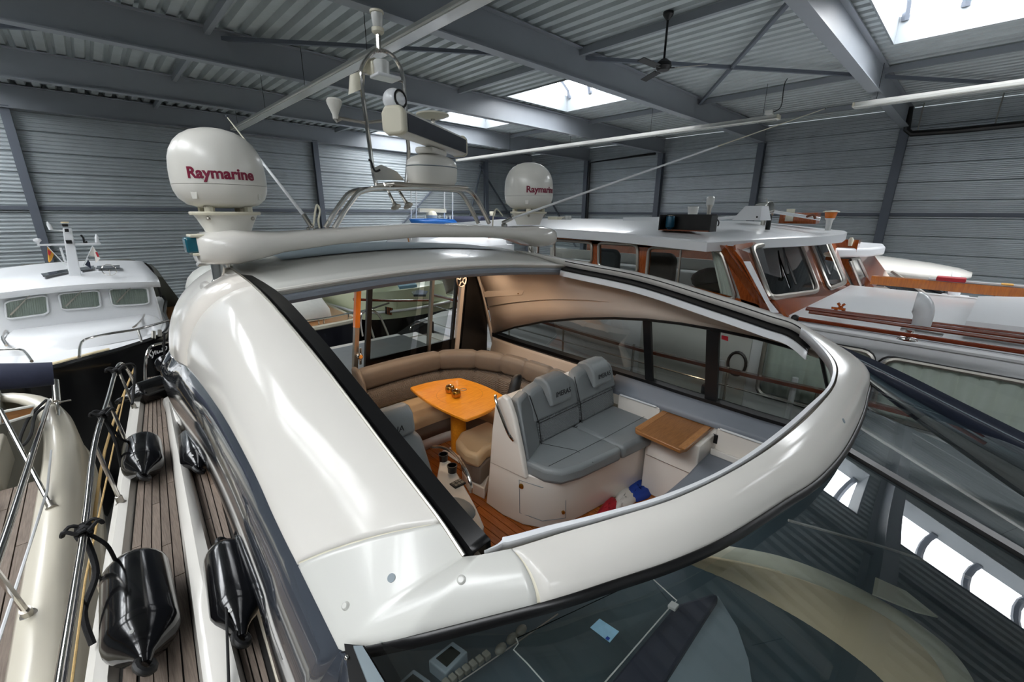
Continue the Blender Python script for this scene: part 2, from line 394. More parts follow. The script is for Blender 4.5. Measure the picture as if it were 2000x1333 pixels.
# --- skylights: curb, milky barrel vault, ribs
nwin = 0
for (a, b) in ((SX0, SX1), (SB0, SB1)):  # second pair is the added row, glowing to light yacht and saloon
    for k in range(len(ys)-1):
        if a == SX0 and abs(ys[k]-BEAMS[3]) < .01: continue
        y1, y0 = ys[k]-0.35, ys[k+1]+0.35; nwin += 1
        r = sroot('window_%d' % nwin, ((a+b)/2, (y0+y1)/2, ZD))
        for q in (MB().box(a-0.03, a, y0, y1, ZD-0.03, ZD+0.45), MB().box(b, b+0.03, y0, y1, ZD-0.03, ZD+0.45),
                  MB().box(a, b, y0-0.03, y0, ZD-0.03, ZD+0.45), MB().box(a, b, y1, y1+0.03, ZD-0.03, ZD+0.45)):
            obj('curb', q, 'curb', r, smooth=0)
        arc = [((a+b)/2 - math.cos(PI*t/8)*(b-a)/2, ZD+0.45+math.sin(PI*t/8)*0.6) for t in range(9)]
        obj('glazing', MB().loft([[(x, y, z) for x, z in arc] for y in (y0, y1)], False, False), 'vault', r)
        for e in (y0, y1):
            obj('end_pane', MB().prism([(x, e, z) for x, z in arc], (0, 0.005, 0)), 'vault', r, smooth=0)
        for t in (0.02, 0.26, 0.5, 0.74, 0.98):
            y = lerp(y0+0.02, y1-0.02, t)
            obj('rib', MB().tube([(x, y, z-0.08) for x, z in arc], 0.07, 6), 'column', r)
# --- black rainwater pipe on the right wall
p = [at(1778, 208, X=19.5), at(1770, 262, X=19.5), at(1860, 256, X=19.5), at(2060, 236, X=19.5)]
dp = thing('drain_pipe', 'black elbowed drain pipe hung along the top of the galvanised wall', 'pipe', p[1])
obj('pipe_run', MB().tube([p[0], lerp(p[0], p[1], 0.85), lerp(p[1], p[2], 0.12), p[2], p[3]], 0.09, 10), 'black', dp)
for px, py in ((1791, 259), (1942, 247)):
    q = at(px, py, X=19.5); obj('hanger', MB().tube([q+V(0, 0, -0.1), (q.x, q.y, 3.36)], 0.018, 6), 'brushed', dp)
p = [at(1150, 305, X=19.5), at(1155, 425, X=19.5)]
t2 = thing('drain_pipe', 'thin black drain pipe running down beside a column by the right dome', 'pipe', (p[0].x, p[0].y, ZF))
obj('pipe_run', MB().tube([at(1280, 300, X=19.5), at(1152, 318, X=19.5), (p[0].x, at(1152, 330, X=19.5).y, ZF)], 0.06, 8), 'black', t2)
# --- strip lights (hung along Y)
def strip_light(x, y0, y1, z, label):
    t = thing('strip_light', label, 'ceiling light', (x, (y0+y1)/2, z), 'hanging strip lights')
    prof = [(-0.045, 0.07), (0.045, 0.07), (0.05, 0.02), (0.14, -0.04), (0.13, -0.05), (-0.13, -0.05), (-0.14, -0.04), (-0.05, 0.02)]
    obj('housing', MB().loft([[(x+a, y, z+b) for a, b in prof] for y in (y0, y1)], True, True), 'lampwhite', t, smooth=0)
    for y in (y0, y1): obj('end_cap', MB().box(x-0.12, x+0.12, y-0.02, y+0.02, z-0.045, z+0.06), 'ivory', t, bevel=0.01)
    obj('tube_cover', MB().box(x-0.10, x+0.10, y0+0.05, y1-0.05, z-0.062, z-0.048), 'clear', t, smooth=0)
    n = max(2, int((y1-y0)/3))
    for k in range(n+1):
        y = lerp(y0+0.4, y1-0.4, k/n); obj('wire', MB().tube([(x, y, z+0.07), (x, y, ZD)], 0.006, 5), 'black', t)
    return t
pL = at(459, 252, Z=2.5); strip_light(pL.x, -1.5, pL.y, 2.5, 'long white strip light on wires crossing behind the radar mast')
pM = at(1521, 229, Z=2.5); strip_light(pM.x, pM.y, 18.4, 2.5, 'white strip light running above the mahogany wheelhouse boat to the far corner')
pR = at(1668, 207, Z=2.5); strip_light(pR.x, -4.5, pR.y, 2.5, 'white strip light at the upper right under the large skylight')
# conduit with bent cable down to the middle strip light
obj_t = thing('junction_box', 'small grey junction box with a bent cable at the strip light end', 'box', at(1503, 220, Z=2.62))
q = at(1503, 220, Z=2.62)
obj('case', MB().box(q.x-0.09, q.x+0.09, q.y-0.09, q.y+0.09, 2.57, 2.67), 'lampwhite', obj_t, bevel=0.01)
obj('cable', MB().tube(smooth_path([q, q+V(0, -0.25, 0.1), q+V(0, -0.3, 0.75), q+V(0.2, -0.9, 0.8), q+V(2.2, -1.3, 0.8)], 6), 0.012, 6), 'black', obj_t)
# --- ceiling fan
c = at(1296, 128, Z=2.55)
fan = thing('ceiling_fan', 'dark ceiling fan on a rod between the roof beams', 'fan', (c.x, c.y, 2.45))
obj('rod', MB().tube([(c.x, c.y, 2.6), (c.x, c.y, ZD)], 0.02, 8), 'black', fan)
obj('canopy', MB().lathe([(0.03, 0), (0.09, 0.08), (0.09, 0.12)], (c.x, c.y, ZD-0.12)), 'black', fan)
obj('motor', MB().lathe([(0.03, 0), (0.10, 0.02), (0.14, 0.08), (0.13, 0.14), (0.05, 0.2)], (c.x, c.y, 2.45)), 'rubber', fan)
for k in range(3):
    a = math.radians(-62 + 120*k); d = V(math.cos(a), math.sin(a), 0); s = V(-d.y, d.x, 0.25).normalized()
    o_ = V(c.x, c.y, 2.5)
    obj('blade', MB().obox(o_+d*0.46, d*0.27, s*0.065, d.cross(s)*0.006), 'brushed' if k == 0 else 'rubber', fan, bevel=0.01)
    obj('blade_arm', MB().bar(o_+d*0.1, o_+d*0.24, 0.04, 0.012), 'black', fan)
# ================================================================== MAIN YACHT
ZS, ZDK = -2.35, -1.95            # saloon sole, side deck
XC = 1.97
yacht = thing('motor_yacht', 'white sports yacht with its roof slid open over the saloon', 'boat', (XC, 1.0, ZF))
# stations round the roof opening: inner edge, outer edge, outward normal, crown
ST = [
 (V(.86, 4.5, -.52), V(.60, 4.6, -1.0), (-.6, .3, .7), .08),
 (V(.64, 4.0, -.42), V(.28, 4.05, -.98), (-.7, 0, .7), .10),
 (at(440, 520, X=.6), at(345, 705, X=.27), (-.7, 0, .7), .11),
 (at(475, 543, X=.6), at(368, 718, X=.27), (-.7, 0, .7), .10),
 (at(520, 584, X=.6), at(428, 797, X=.27), (-.6, 0, .8), .09),
 (at(610, 690, X=.6), at(490, 907, X=.27), (-.6, 0, .8), .07),
 (at(700, 807, X=.6), at(533, 1000, X=.27), (-.5, 0, .8), .05),
 (at(790, 927, X=.6), at(560, 1055, X=.27), (-.4, 0, .9), .035),
 (at(862, 1022, X=.6), at(583, 1100, X=.27), (-.3, -.1, .9), .025),
 (at(905, 1088, X=.6), at(665, 1265, X=.27), (-.2, -.2, .9), .02),
 (at(935, 1085, Z=-.895), at(800, 1235, Z=-1.03), (0, -.5, .9), .022),
 (at(1000, 1072, Z=-.885), at(1052, 1170, Z=-.95), (0, -.6, .8), .022),
 (at(1100, 1041, Z=-.865), at(1200, 1124, Z=-.94), (0, -.6, .8), .025),
 (at(1200, 1012, Z=-.84), at(1320, 1084, Z=-.93), (0, -.6, .8), .03),
 (at(1325, 972, Z=-.82), at(1424, 1037, Z=-.93), (0, -.6, .8), .035),
 (at(1440, 916, Z=-.81), at(1530, 972, Z=-.94), (0, -.6, .8), .035),
 (at(1530, 857, Z=-.81), at(1605, 922, Z=-.95), (0.1, -.6, .8), .035),
 (at(1597, 797, Z=-.82), at(1660, 855, Z=-.96), (.2, -.5, .8), .035),
 (at(1634, 745, Z=-.82), at(1692, 775, Z=-.94), (.3, -.4, .8), .035),
 (at(1627, 698, Z=-.785), at(1685, 712, Z=-.87), (.4, -.3, .8), .035),
 (at(1560, 637, X=3.28), V(3.62, .72, -.88), (.3, -.1, .9), .06),
 (at(1500, 615, X=3.28), V(3.64, .95, -.85), (.3, 0, .95), .07),
 (at(1400, 583, X=3.28), V(3.66, 1.3, -.80), (.3, 0, .95), .08),
 (at(1250, 538, X=3.28), V(3.68, 1.95, -.72), (.3, 0, .95), .08),
 (at(1116, 512, X=3.28), V(3.70, 2.7, -.68), (.3, 0, .95), .08),
 (V(3.28, 3.4, -.38), V(3.70, 3.4, -.66), (.3, 0, .95), .07),
 (V(3.20, 4.2, -.43), V(3.66, 4.3, -.72), (.4, .2, .9), .07),
 (V(3.0, 4.6, -.52), V(3.3, 4.75, -1.0), (.4, .5, .7), .06),
]
def cat(a, b, c, d, t): return 0.5*((2*b)+(c-a)*t+(2*a-5*b+4*c-d)*t*t+(3*b-a-3*c+d)*t**3)
def stn(t, comp):
    i = max(0, min(len(ST)-2, int(math.floor(t)))); f = t-i
    g = lambda j: ST[max(0, min(len(ST)-1, j))][comp]
    vals = [g(i-1), g(i), g(i+1), g(i+2)]
    if comp == 2: vals = [Vector(x) for x in vals]
    if comp == 3 or comp == 2 or 8 <= i <= 10: return lerp(vals[1], vals[2], f)
    return cat(*vals, f)
def arm(t, s, off=0.0):
    I, O, n, b = stn(t, 0), stn(t, 1), stn(t, 2).normalized(), stn(t, 3)
    return lerp(I, O, s) + n*(4*s*(1-s)*b + off)
def armgrid(t0, t1, nt, ns=10, s0=0.0, s1=1.0, off=0.0, skirt=True):
    rows = []
    for i in range(nt+1):
        t = lerp(t0, t1, i/nt); row = [arm(t, lerp(s0, s1, k/ns), off) for k in range(ns+1)]
        if skirt:
            row = [row[0]+V(0, 0, -.05)] + row + [row[-1] + (row[-1]-row[-2]).normalized()*0.015 + V(0, 0, -.03)]
        rows.append(row)
    return MB().grid(rows)
obj('roof_side_panel', armgrid(0, 7.985, 70, 12), 'gelcoat', yacht, smooth=50, solid=.012, offset=-1)
obj('roof_corner_panel', armgrid(8.015, 10.985, 40, 12), 'gelcoat_grey', yacht, smooth=50, solid=.012, offset=-1)
obj('roof_front_bar', armgrid(11.015, 27, 110, 12), 'gelcoat', yacht, smooth=50, solid=.012, offset=-1)
for a in (8.0, 11.0):
    obj('panel_seam', armgrid(a-0.03, a+0.03, 2, 12, 0, 1, -.004), 'ivory', yacht, smooth=50)
# moulded rib across the aft quarter
rib = []
for i in range(15):
    s = i/14; ta = lerp(2.35, 1.75, s) if s < .3 else lerp(2.17, 2.15, (s-.3)/.7)
    ta = lerp(2.9, 2.25, s**.6); tb = lerp(3.5, 2.95, s**.6)
    rib.append([arm(ta, s), arm(ta+.06, s, .03), arm((ta+tb)/2, s, .036), arm(tb-.06, s, .03), arm(tb, s)])
obj('moulded_rib', MB().grid(rib), 'mould', yacht, smooth=50)
# small fittings on the corner panel
def on_arm(px, py, n=24):
    """surface point of the roof moulding seen at a photo point"""
    best = None; k = ray(px, py).normalized()
    for i in range(0, 270):
        for j in range(0, 21):
            p = arm(i*.1, j/20); d = (p - k*p.dot(k)).length
            if best is None or d < best[0]: best = (d, i*.1, j/20)
    t, s = best[1], best[2]; p = arm(t, s)
    nn = (arm(t+.05, s)-arm(t-.05, s)).cross(arm(t, min(1, s+.03))-arm(t, max(0, s-.03))).normalized()
    return p, (nn if nn.z > 0 else -nn)
for px, py, m, r in ((766, 1124, 'dashgrey', .012), (1648, 824, 'dashgrey', .011)):
    p, n = on_arm(px, py); obj('drain_disc', MB().lathe([(0.001, .002), (r, .002), (r, -.01)], p, n, 20), m, yacht)
for px, py in ((676, 1177), (898, 1131)):
    p, n = on_arm(px, py); obj('moulded_button', MB().lathe([(0.001, .008), (.007, .0075), (.011, .004), (.013, -.003)], p, n, 20), 'gelcoat_grey', yacht)
# black gasket under the front moulding
gk = [[arm(t, 1.0)+V(0, -.004, -.012), arm(t, 1.0)+V(0, -.012, -.03), arm(t, 1.0)+V(0, -.012, -.042), arm(t, 1.0)+V(0, .02, -.05)] for t in [9+.1*i for i in range(95)]]
obj('screen_gasket', MB().grid(gk), 'black', yacht, smooth=50, solid=.006)
# sliding-roof tracks and white lip round the opening
def lipcurve(ts, dz=0, din=0):
    out = []
    for t in ts:
        I = stn(t, 0); n = Vector(stn(t, 0)-stn(t, 1)); n.z = 0; n.normalize(); out.append(I+n*din+V(0, 0, dz))
    return out
tA = [2.2+.2*i for i in range(35)]       # starboard run up to the corner
inn = [at(535+2, 567, X=.69)] ; pxs = [(470, 520), (537, 567), (622, 655), (712, 765), (800, 872), (880, 968), (957, 1056)]
sI = smooth_path([at(440, 512, X=.67)]+[at(*q, X=.68) for q in pxs[1:]], 5)
m_ = len(sI); sO = [stn(lerp(2.2, 9.0, i/(m_-1)), 0) for i in range(m_)]
obj('slide_track', MB().grid([[o+V(0.004, 0, -.006), lerp(o, i, .28)+V(0, 0, -.03), lerp(o, i, .4)+V(0, 0, -.012), i, i+V(0.002, 0, -.09)] for o, i in zip(sO, sI)]), 'black', yacht, smooth=30, solid=.006)
obj('track_edge_trim', MB().tube([o+V(.001, 0, .003) for o in sO], .006, 6), 'brushed', yacht)
tP = [19.6+.1*i for i in range(46)]
pI = [stn(t, 0) for t in tP]
obj('slide_track', MB().grid([[p+V(-.005, 0, -.004), p+V(.02, 0, -.02), p+V(.02, 0, -.055), p+V(-.055, 0, -.075), p+V(-.06, 0, -.10)] for p in pI]), 'black', yacht, smooth=30, solid=.006)
obj('track_lip', MB().grid([[p+V(-.055, 0, -.088), p+V(-.07, 0, -.092), p+V(-.075, 0, -.135), p+V(-.02, 0, -.15)] for p in pI]), 'white', yacht, smooth=30, solid=.006)
for t in (20.2, 21.4, 22.4, 23.2):
    p = stn(t, 0)+V(.012, 0, -.045); obj('track_screw', MB().ball(p, .008, n=8, m=6), 'steel', yacht)
tF = [9.9+.1*i for i in range(101)]
def inward(t):
    n = Vector(stn(t, 0)-stn(t, 1)); n.z = 0; return n.normalized()
lipw = lambda t: .024 if t < 17 else lerp(.024, .016, (t-17)/3)
obj('seal_groove', MB().grid([[stn(t, 0)+V(0, 0, -.012), stn(t, 0)+inward(t)*.6*lipw(t)+V(0, 0, -.03), stn(t, 0)+inward(t)*lipw(t)+V(0, 0, -.012)] for t in tF]), 'brushed', yacht, smooth=40)
obj('opening_lip', MB().grid([[stn(t, 0)+inward(t)*lipw(t)+V(0, 0, -.015), stn(t, 0)+inward(t)*lipw(t)+V(0, 0, .004), stn(t, 0)+inward(t)*(lipw(t)+.020)+V(0, 0, .004), stn(t, 0)+inward(t)*(lipw(t)+.021)+V(0, 0, -.05)] for t in tF]), 'white', yacht, smooth=30, solid=.004)
# retracted roof panel
rows = []
for i in range(13):
    y = lerp(2.72, 4.55, i/12); z0 = -.40 + .12*math.sin(PI*.5*min(1, i/7)) - (.10*((i-7)/5)**2 if i > 7 else 0)
    rows.append([V(lerp(.60, 3.30, k/16), y, z0 - .045 + .07*math.sin(PI*k/16) - .04*(k/16)) for k in range(17)])
obj('sliding_roof', MB().grid(rows), 'gelcoat_grey', yacht, smooth=50, solid=.03, offset=-1)
obj('roof_skylight_pane', MB().grid([[p+V(0, 0, .008) for p in r[2:15]] for r in rows[4:11]]), 'dashgrey', yacht, smooth=50)
obj('roof_front_roll', MB().tube([p+V(0, .035, -.055) for p in rows[0]], .04, 10), 'ledge', yacht)
obj('roof_drip', MB().tube([p+V(0, .0, .0) for p in rows[0]], .014, 8), 'gelcoat', yacht)
# --- saloon ceiling and aft bulkhead
rows = [[V(lerp(.62, 3.45, k/12), y, -.53+.05*math.sin(PI*k/12)) for k in range(13)] for y in (2.80, 3.3, 3.8, 4.25)]
obj('saloon_ceiling', MB().grid(rows), 'liner', yacht, smooth=50, solid=.02)
YBK = 4.15
for px, py in ((830, 545), (980, 530)):
    p = at(px, py, Y=3.1); p.z = -.515
    d = empty_part('ceiling_spot', yacht)
    obj('bezel', MB().lathe([(.035, 0), (.04, -.008), (.028, -.014)], p, (0, 0, 1), 20, False), 'steel', d)
    obj('bulb', MB().lathe([(.001, -.008), (.028, -.008), (.028, 0)], p, (0, 0, 1), 16), 'led', d)
# door wall: glazed doors with dark frames
def bk(u, v, y=YBK): return at(u, v, Y=y)
gl = [bk(724, 575), bk(890, 545), bk(842, 690), bk(718, 728)]
obj('door_pane', MB().prism([bk(728, 562), bk(822, 545), bk(800, 700), bk(720, 722)], (0, .012, 0)), 'door_glass', yacht, smooth=0)
obj('door_pane', MB().prism([bk(832, 544), bk(890, 540), bk(862, 682), bk(812, 695)], (0, .012, 0)), 'door_glass', yacht, smooth=0)
def post(a, b, m, wd=.03, dp=.04, name='door_frame', y=YBK):
    a, b = bk(*a, y), bk(*b, y); return obj(name, MB().bar(a, b, wd, dp, (0, 1, 0)), m, yacht, smooth=0)
post((722, 560), (716, 728), 'black', .05)
post((845, 540), (836, 692), 'brushed', .032, .05)
post((893, 538), (880, 690), 'black', .03)
post((905, 530), (890, 690), 'liner', .05, .05)
post((920, 530), (905, 690), 'black', .10, .03)
obj('corner_panel', MB().prism([bk(906, 530), bk(955, 530), bk(950, 715), bk(890, 692)], (0, .02, 0)), 'black', yacht, smooth=0)
post((699, 564), (696, 640), 'orangewood', .05, .05, 'door_post')
post((696, 640), (693, 725), 'brushed', .045, .05, 'door_post')
post((690, 562), (920, 530), 'orangewood', .03, .05, 'door_head')
obj('door_wall', MB().prism([bk(716, 705), bk(893, 660), bk(905, 687), V(3.55, YBK, -1.75), V(3.55, YBK, ZS), V(bk(716, 724).x, YBK, ZS)], (0, .03, 0)), 'black', yacht, smooth=0)
obj('door_wall_cap', MB().bar(bk(714, 722, YBK-.03), bk(888, 687, YBK-.03), .05, .03), 'orangewood', yacht, smooth=0)
obj('door_latch', MB().lathe([(.02, 0), (.03, .01), (.03, .05), (.02, .06)], bk(700, 695, YBK-.03), (0, -1, 0), 12).tube([bk(704, 680, YBK-.06), bk(704, 712, YBK-.06)], .012, 8), 'steel', yacht)
# speaker disc in the corner
sp = empty_part('speaker', yacht); pc = at(901, 547, Y=3.95); fx = V(.2, -1, 0).normalized(); ex = V(1, .2, 0).normalized()
obj('grille_ring', MB().lathe([(.07, 0), (.078, .012), (.085, 0)], pc, fx, 28, False).lathe([(.022, 0), (.026, .012), (.03, 0)], pc, fx, 20, False), 'liner', sp)
obj('cone', MB().lathe([(.001, .001), (.075, .001), (.075, -.02)], pc, fx, 24), 'black', sp)
for k in range(5):
    a = PI/2+2*PI*k/5; u = ex*math.cos(a)+V(0, 0, 1)*math.sin(a)
    obj('grille_spoke', MB().bar(pc+u*.027+fx*.008, pc+u*.078+fx*.008, .012, .006, fx), 'liner', sp, smooth=0)
# --- port side: lining, arched window, ledge
XW = lambda z: 3.42 + (-z-.95)*.24                       # inside face leans out towards the sill
def wp(u, v):                                            # photo point on the lining plane
    k = ray(u, v); n = V(1, 0, .24); return k*((3.42-.95*.24)/k.dot(n))
top_e = [wp(*q) for q in ((962, 654), (1005, 640), (1060, 629), (1130, 623), (1200, 622), (1262, 625), (1330, 633), (1400, 645), (1480, 662), (1560, 684), (1604, 700))]
bot_e = [wp(*q) for q in ((962, 656), (1010, 673), (1080, 695), (1150, 717), (1205, 733), (1262, 751), (1330, 774), (1400, 796), (1480, 822), (1560, 846), (1640, 870))]
up_e = []
for i, p in enumerate(top_e):
    y = p.y; z = -.56 if y > 2.6 else lerp(-.92, -.56, max(0, (y-.5)/2.1)**.7)
    up_e.append(V(3.26+.02, y, z))
obj('side_lining', MB().grid([[a, lerp(a, b, .35)+V(.04, 0, 0), lerp(a, b, .7)+V(.04, 0, 0), b] for a, b in zip(up_e, top_e)]), 'liner', yacht, smooth=40, solid=.02, offset=1)
p0, p1 = top_e[0], V(XW(-.56), YBK, -.56)
obj('side_lining', MB().grid([[V(3.28, YBK, -.56), V(XW(-.9), YBK, -.9), V(XW(-1.5), YBK, -1.5), V(XW(-1.75), YBK, -1.75)],
                              [up_e[0], lerp(up_e[0], top_e[0], .4), top_e[0], V(XW(-1.75), top_e[0].y, -1.75)]]), 'liner', yacht, smooth=40, solid=.02, offset=1)
obj('side_lining', MB().grid([[b, b+V(.0, 0, -.06), V(3.5, b.y, -1.80), V(3.5, b.y, ZS)] for b in bot_e[:5]]), 'liner', yacht, smooth=40, solid=.02, offset=1)
obj('lining_seam', MB().tube(smooth_path([wp(*q)+V(.018, 0, 0) for q in ((925, 604), (1000, 592), (1080, 586), (1180, 590), (1290, 603))], 4), .004, 5), 'brushed', yacht)
obj('lining_hatch', MB().prism([wp(*q)+V(.012, 0, 0) for q in ((921, 541), (1036, 541), (1018, 577), (921, 583))], (.01, 0, 0)), 'liner', yacht, smooth=0, bevel=.003)
for q in ((948, 548), (1029, 545), (942, 582), (1011, 574)):
    obj('cup_washer', MB().ball(wp(*q)+V(.008, 0, 0), .008, n=8, m=6), 'gold', yacht)
out = V(.05, 0, .012)
obj('side_window', MB().grid([[a+out, b+out] for a, b in zip(top_e, bot_e)]), 'port_glass', yacht, smooth=0)
obj('window_edge', MB().tube(top_e+bot_e[::-1], .012, 6, True), 'black', yacht)
obj('window_sill', MB().grid([[b+V(-.01, 0, .0), b+V(-.012, 0, .045), b+out+V(0, 0, .05)] for b in bot_e]), 'black', yacht, smooth=0)
for a, b, wd in (((1261, 622), (1266, 756), .075), ((1391, 642), (1386, 796), .10)):
    obj('mullion', MB().bar(wp(*a)+out*.5, wp(*b)+out*.5, .03, wd, (0, 1, 0)), 'black', yacht, smooth=0)
obj('red_sticker', MB().prism([wp(*q)+out*.8 for q in ((1405, 659), (1418, 662), (1418, 671), (1405, 667))], (-.002, 0, 0)), 'red', yacht, smooth=0)
obj('sill_ledge', MB().grid([[b+V(.0, 0, -.0), b+V(-.03, 0, -.02), V(3.42, b.y, -1.64), V(3.40, b.y, -1.68)] for b in bot_e[4:]]), 'ledge', yacht, smooth=40, solid=.02, offset=1)
# moulded trays outboard of the teak table
for a, b in ((2.05, 1.62), (1.12, .45)):
    t_ = empty_part('side_tray', yacht)
    obj('tray_back', MB().box(3.38, 3.41, b, a, -1.86, -1.66), 'mould', t_, bevel=.012)
    obj('tray_floor', MB().box(3.32, 3.40, b, a, -1.87, -1.845), 'mould', t_, bevel=.006)
    obj('tray_lip', MB().box(3.31, 3.325, b, a, -1.875, -1.82), 'mould', t_, bevel=.008)
    obj('tray_rail', MB().tube([(3.37, b+.03, -1.655), (3.37, a-.03, -1.655)], .009, 8), 'white', t_)
obj('switch_plate', MB().box(3.375, 3.385, 1.10, 1.15, -1.80, -1.72), 'black', yacht, bevel=.004)
# --- saloon sole, plank by plank
def planks(parent, x0, x1, y0, y1, z, wd, mtl, gap=.006, th=.02, ln=1.6, edge=None):
    n = max(1, round((x1-x0)/wd)); wd = (x1-x0)/n; cache = {}
    for k in range(n):
        a = x0+k*wd; y = y0 - (k*.61 % 1)*ln*.7
        while y < y1:
            b0, b1 = max(y, y0), min(y+ln, y1)
            if b1-b0 > .02: obj('plank', MB().box(a+gap/2, a+wd-gap/2, b0+gap/2, b1-gap/2, z-th, z), mtl, parent, smooth=0)
            y += ln
obj('sole_bed', MB().box(.4, 3.8, .5, 4.15, ZS-.06, ZS-.008), 'caulk', yacht, smooth=0)
planks(yacht, 1.2, 3.75, .9, 4.1, ZS, .065, 'sole')
# --- starboard side: grey window band, side deck, coaming
band_t = [lerp(1.2, 9.0, i/40) for i in range(41)]
lower = smooth_path([at(*q, Z=z) for q, z in (((328, 760), -1.75), ((340, 800), -1.85), ((372, 860), -1.9), ((412, 930), -1.92), ((447, 1010), -1.93), ((490, 1130), -1.93), ((522, 1230), -1.93), ((550, 1340), -1.93), ((600, 1500), -1.93))], 5)
bp = []
for i, t in enumerate(band_t):
    o = arm(t, 1.0)+V(0, 0, -.015); l = lower[min(len(lower)-1, int(i/40*(len(lower)-1)))]
    bp.append([o+V(.02, 0, .01), o, lerp(o, l, .3)+V(-.05, 0, .03), lerp(o, l, .6)+V(-.05, 0, .02), lerp(o, l, .85)+V(-.02, 0, 0), l])
obj('side_glass_band', MB().grid(bp), 'greyglass', yacht, smooth=60, solid=.01)
# forward continuation below the windscreen corner
fw = [bp[-1]]
for k in range(1, 7):
    fw.append([q+V(-.02*k, -.35*k, -.05*k if j < 5 else 0) for j, q in enumerate(bp[-1])])
obj('side_glass_band', MB().grid(fw), 'greyglass', yacht, smooth=60, solid=.01)
# cabin flank under the aft rib (white, behind the band)
obj('aft_quarter', MB().grid([[arm(t, 1.0)+V(0, 0, -.01), arm(t, 1)+V(.02, .02, -.5), arm(t, 1)+V(.03, .03, -1.0)] for t in (0, .4, .8, 1.2, 1.6)]), 'gelcoat', yacht, smooth=60, solid=.01)
xaw = at(566, 620, Y=4.62).x
obj('aft_wall', MB().prism([V(.62, 4.62, -.6), V(xaw+.12, 4.62, -.57), V(xaw, 4.62, -.85), V(xaw-.1, 4.62, ZDK), V(.45, 4.62, ZDK)], (0, .03, 0)), 'gelcoat', yacht, smooth=0)
GX = lambda y: -.42+.032*(y-1) if y < 1 else (-.36+.1*(y-2.2) if y > 2.2 else lerp(-.41, -.36, (y-1)/1.2))     # gunwale line
gys = [-1+.35*i for i in range(21)]
hull = []
for i in range(25):
    y = lerp(6.1, -8.0, i/24); tp = 1.0 if y > -2 else max(.03, 1-((-2-y)/6.2)**2)
    gx = GX(max(0, y)) if y > -1 else XC-(XC+.45)*tp
    hb = XC-gx; sheer = ZDK-.02+(.35*((-y)/8)**2 if y < 0 else 0)
    ring = [(XC-hb, sheer), (XC-hb*.99, sheer-.5), (XC-hb*.93, -3.3), (XC-hb*.72, -3.9), (XC-.05, -4.5), (XC+.05, -4.5), (XC+hb*.72, -3.9), (XC+hb*.93, -3.3), (XC+hb*.99, sheer-.5), (XC+hb, sheer)]
    hull.append([V(a, y, b) for a, b in ring])
hm = MB().loft(hull, False, False); hm.add(hull[0], [tuple(range(10))])
obj('hull', hm, 'gelcoat', yacht, smooth=40)
obj('keel', MB().box(XC-.08, XC+.08, -4, 5.5, ZF, -4.4), 'gelcoat', yacht, smooth=0)
obj('side_deck', MB().grid([[V(GX(y), y, ZDK-.012), V(.55, y, ZDK-.012)] for y in gys]), 'cream_gel', yacht, smooth=0, solid=.03, offset=-1)
obj('side_deck', MB().grid([[V(3.75, y, ZDK-.012), V(2*XC-GX(y), y, ZDK-.012)] for y in gys]), 'cream_gel', yacht, smooth=0, solid=.03, offset=-1)
obj('toe_rail', MB().loft([[V(GX(y)-.02, y, ZDK-.1), V(GX(y)-.03, y, ZDK+.03), V(GX(y)+.005, y, ZDK+.06), V(GX(y)+.05, y, ZDK+.05), V(GX(y)+.075, y, ZDK-.01)] for y in gys], True, True), 'gelcoat', yacht, smooth=40)
# teak strips follow the gunwale
CXL = lambda y: lerp(-.055, .20, (y-1.6)/3.7)          # outboard foot of the coaming
CXR = lambda y: lerp(.105, .285, (y-1.6)/3.7)
CAB = lambda y: lerp(.20, .42, (y-1.6)/3.0)
def strip_planks(xa, xb, n, y0, y1, mtl='deckteak'):
    for k in range(n):
        y = y0-(k*.37 % 1)*.9
        while y < y1:
            a, b = max(y, y0), min(y+1.1, y1); y += 1.1
            if b-a < .03: continue
            a += .003; b -= .003
            q = []
            for yy in (a, b):
                wdt = (xb(yy)-xa(yy))/n; q.append((xa(yy)+k*wdt+.003, xa(yy)+(k+1)*wdt-.003))
            poly = [V(q[0][0], a, ZDK-.012), V(q[0][1], a, ZDK-.012), V(q[1][1], b, ZDK-.012), V(q[1][0], b, ZDK-.012)]
            obj('deck_plank', MB().prism(poly, (0, 0, .014)), mtl, yacht, smooth=0)
obj('deck_caulk', MB().grid([[V(GX(y)+.07, y, ZDK-.008), V(CAB(y), y, ZDK-.008)] for y in gys[5:]]), 'caulk', yacht, smooth=0)
strip_planks(lambda y: GX(y)+.08, CXL, 5, .9, 6.6)
strip_planks(CXR, lambda y: CAB(y)-.02, 3, .9, 5.3)
cys = [1.0+.25*i for i in range(18)]
obj('deck_coaming', MB().loft([[V(CXL(y), y, ZDK-.01), V(CXL(y)+.02, y, ZDK+.09), V((CXL(y)+CXR(y))/2, y, ZDK+.115), V(CXR(y)-.02, y, ZDK+.09), V(CXR(y), y, ZDK-.01)] for y in cys], True, True), 'gelcoat', yacht, smooth=50)
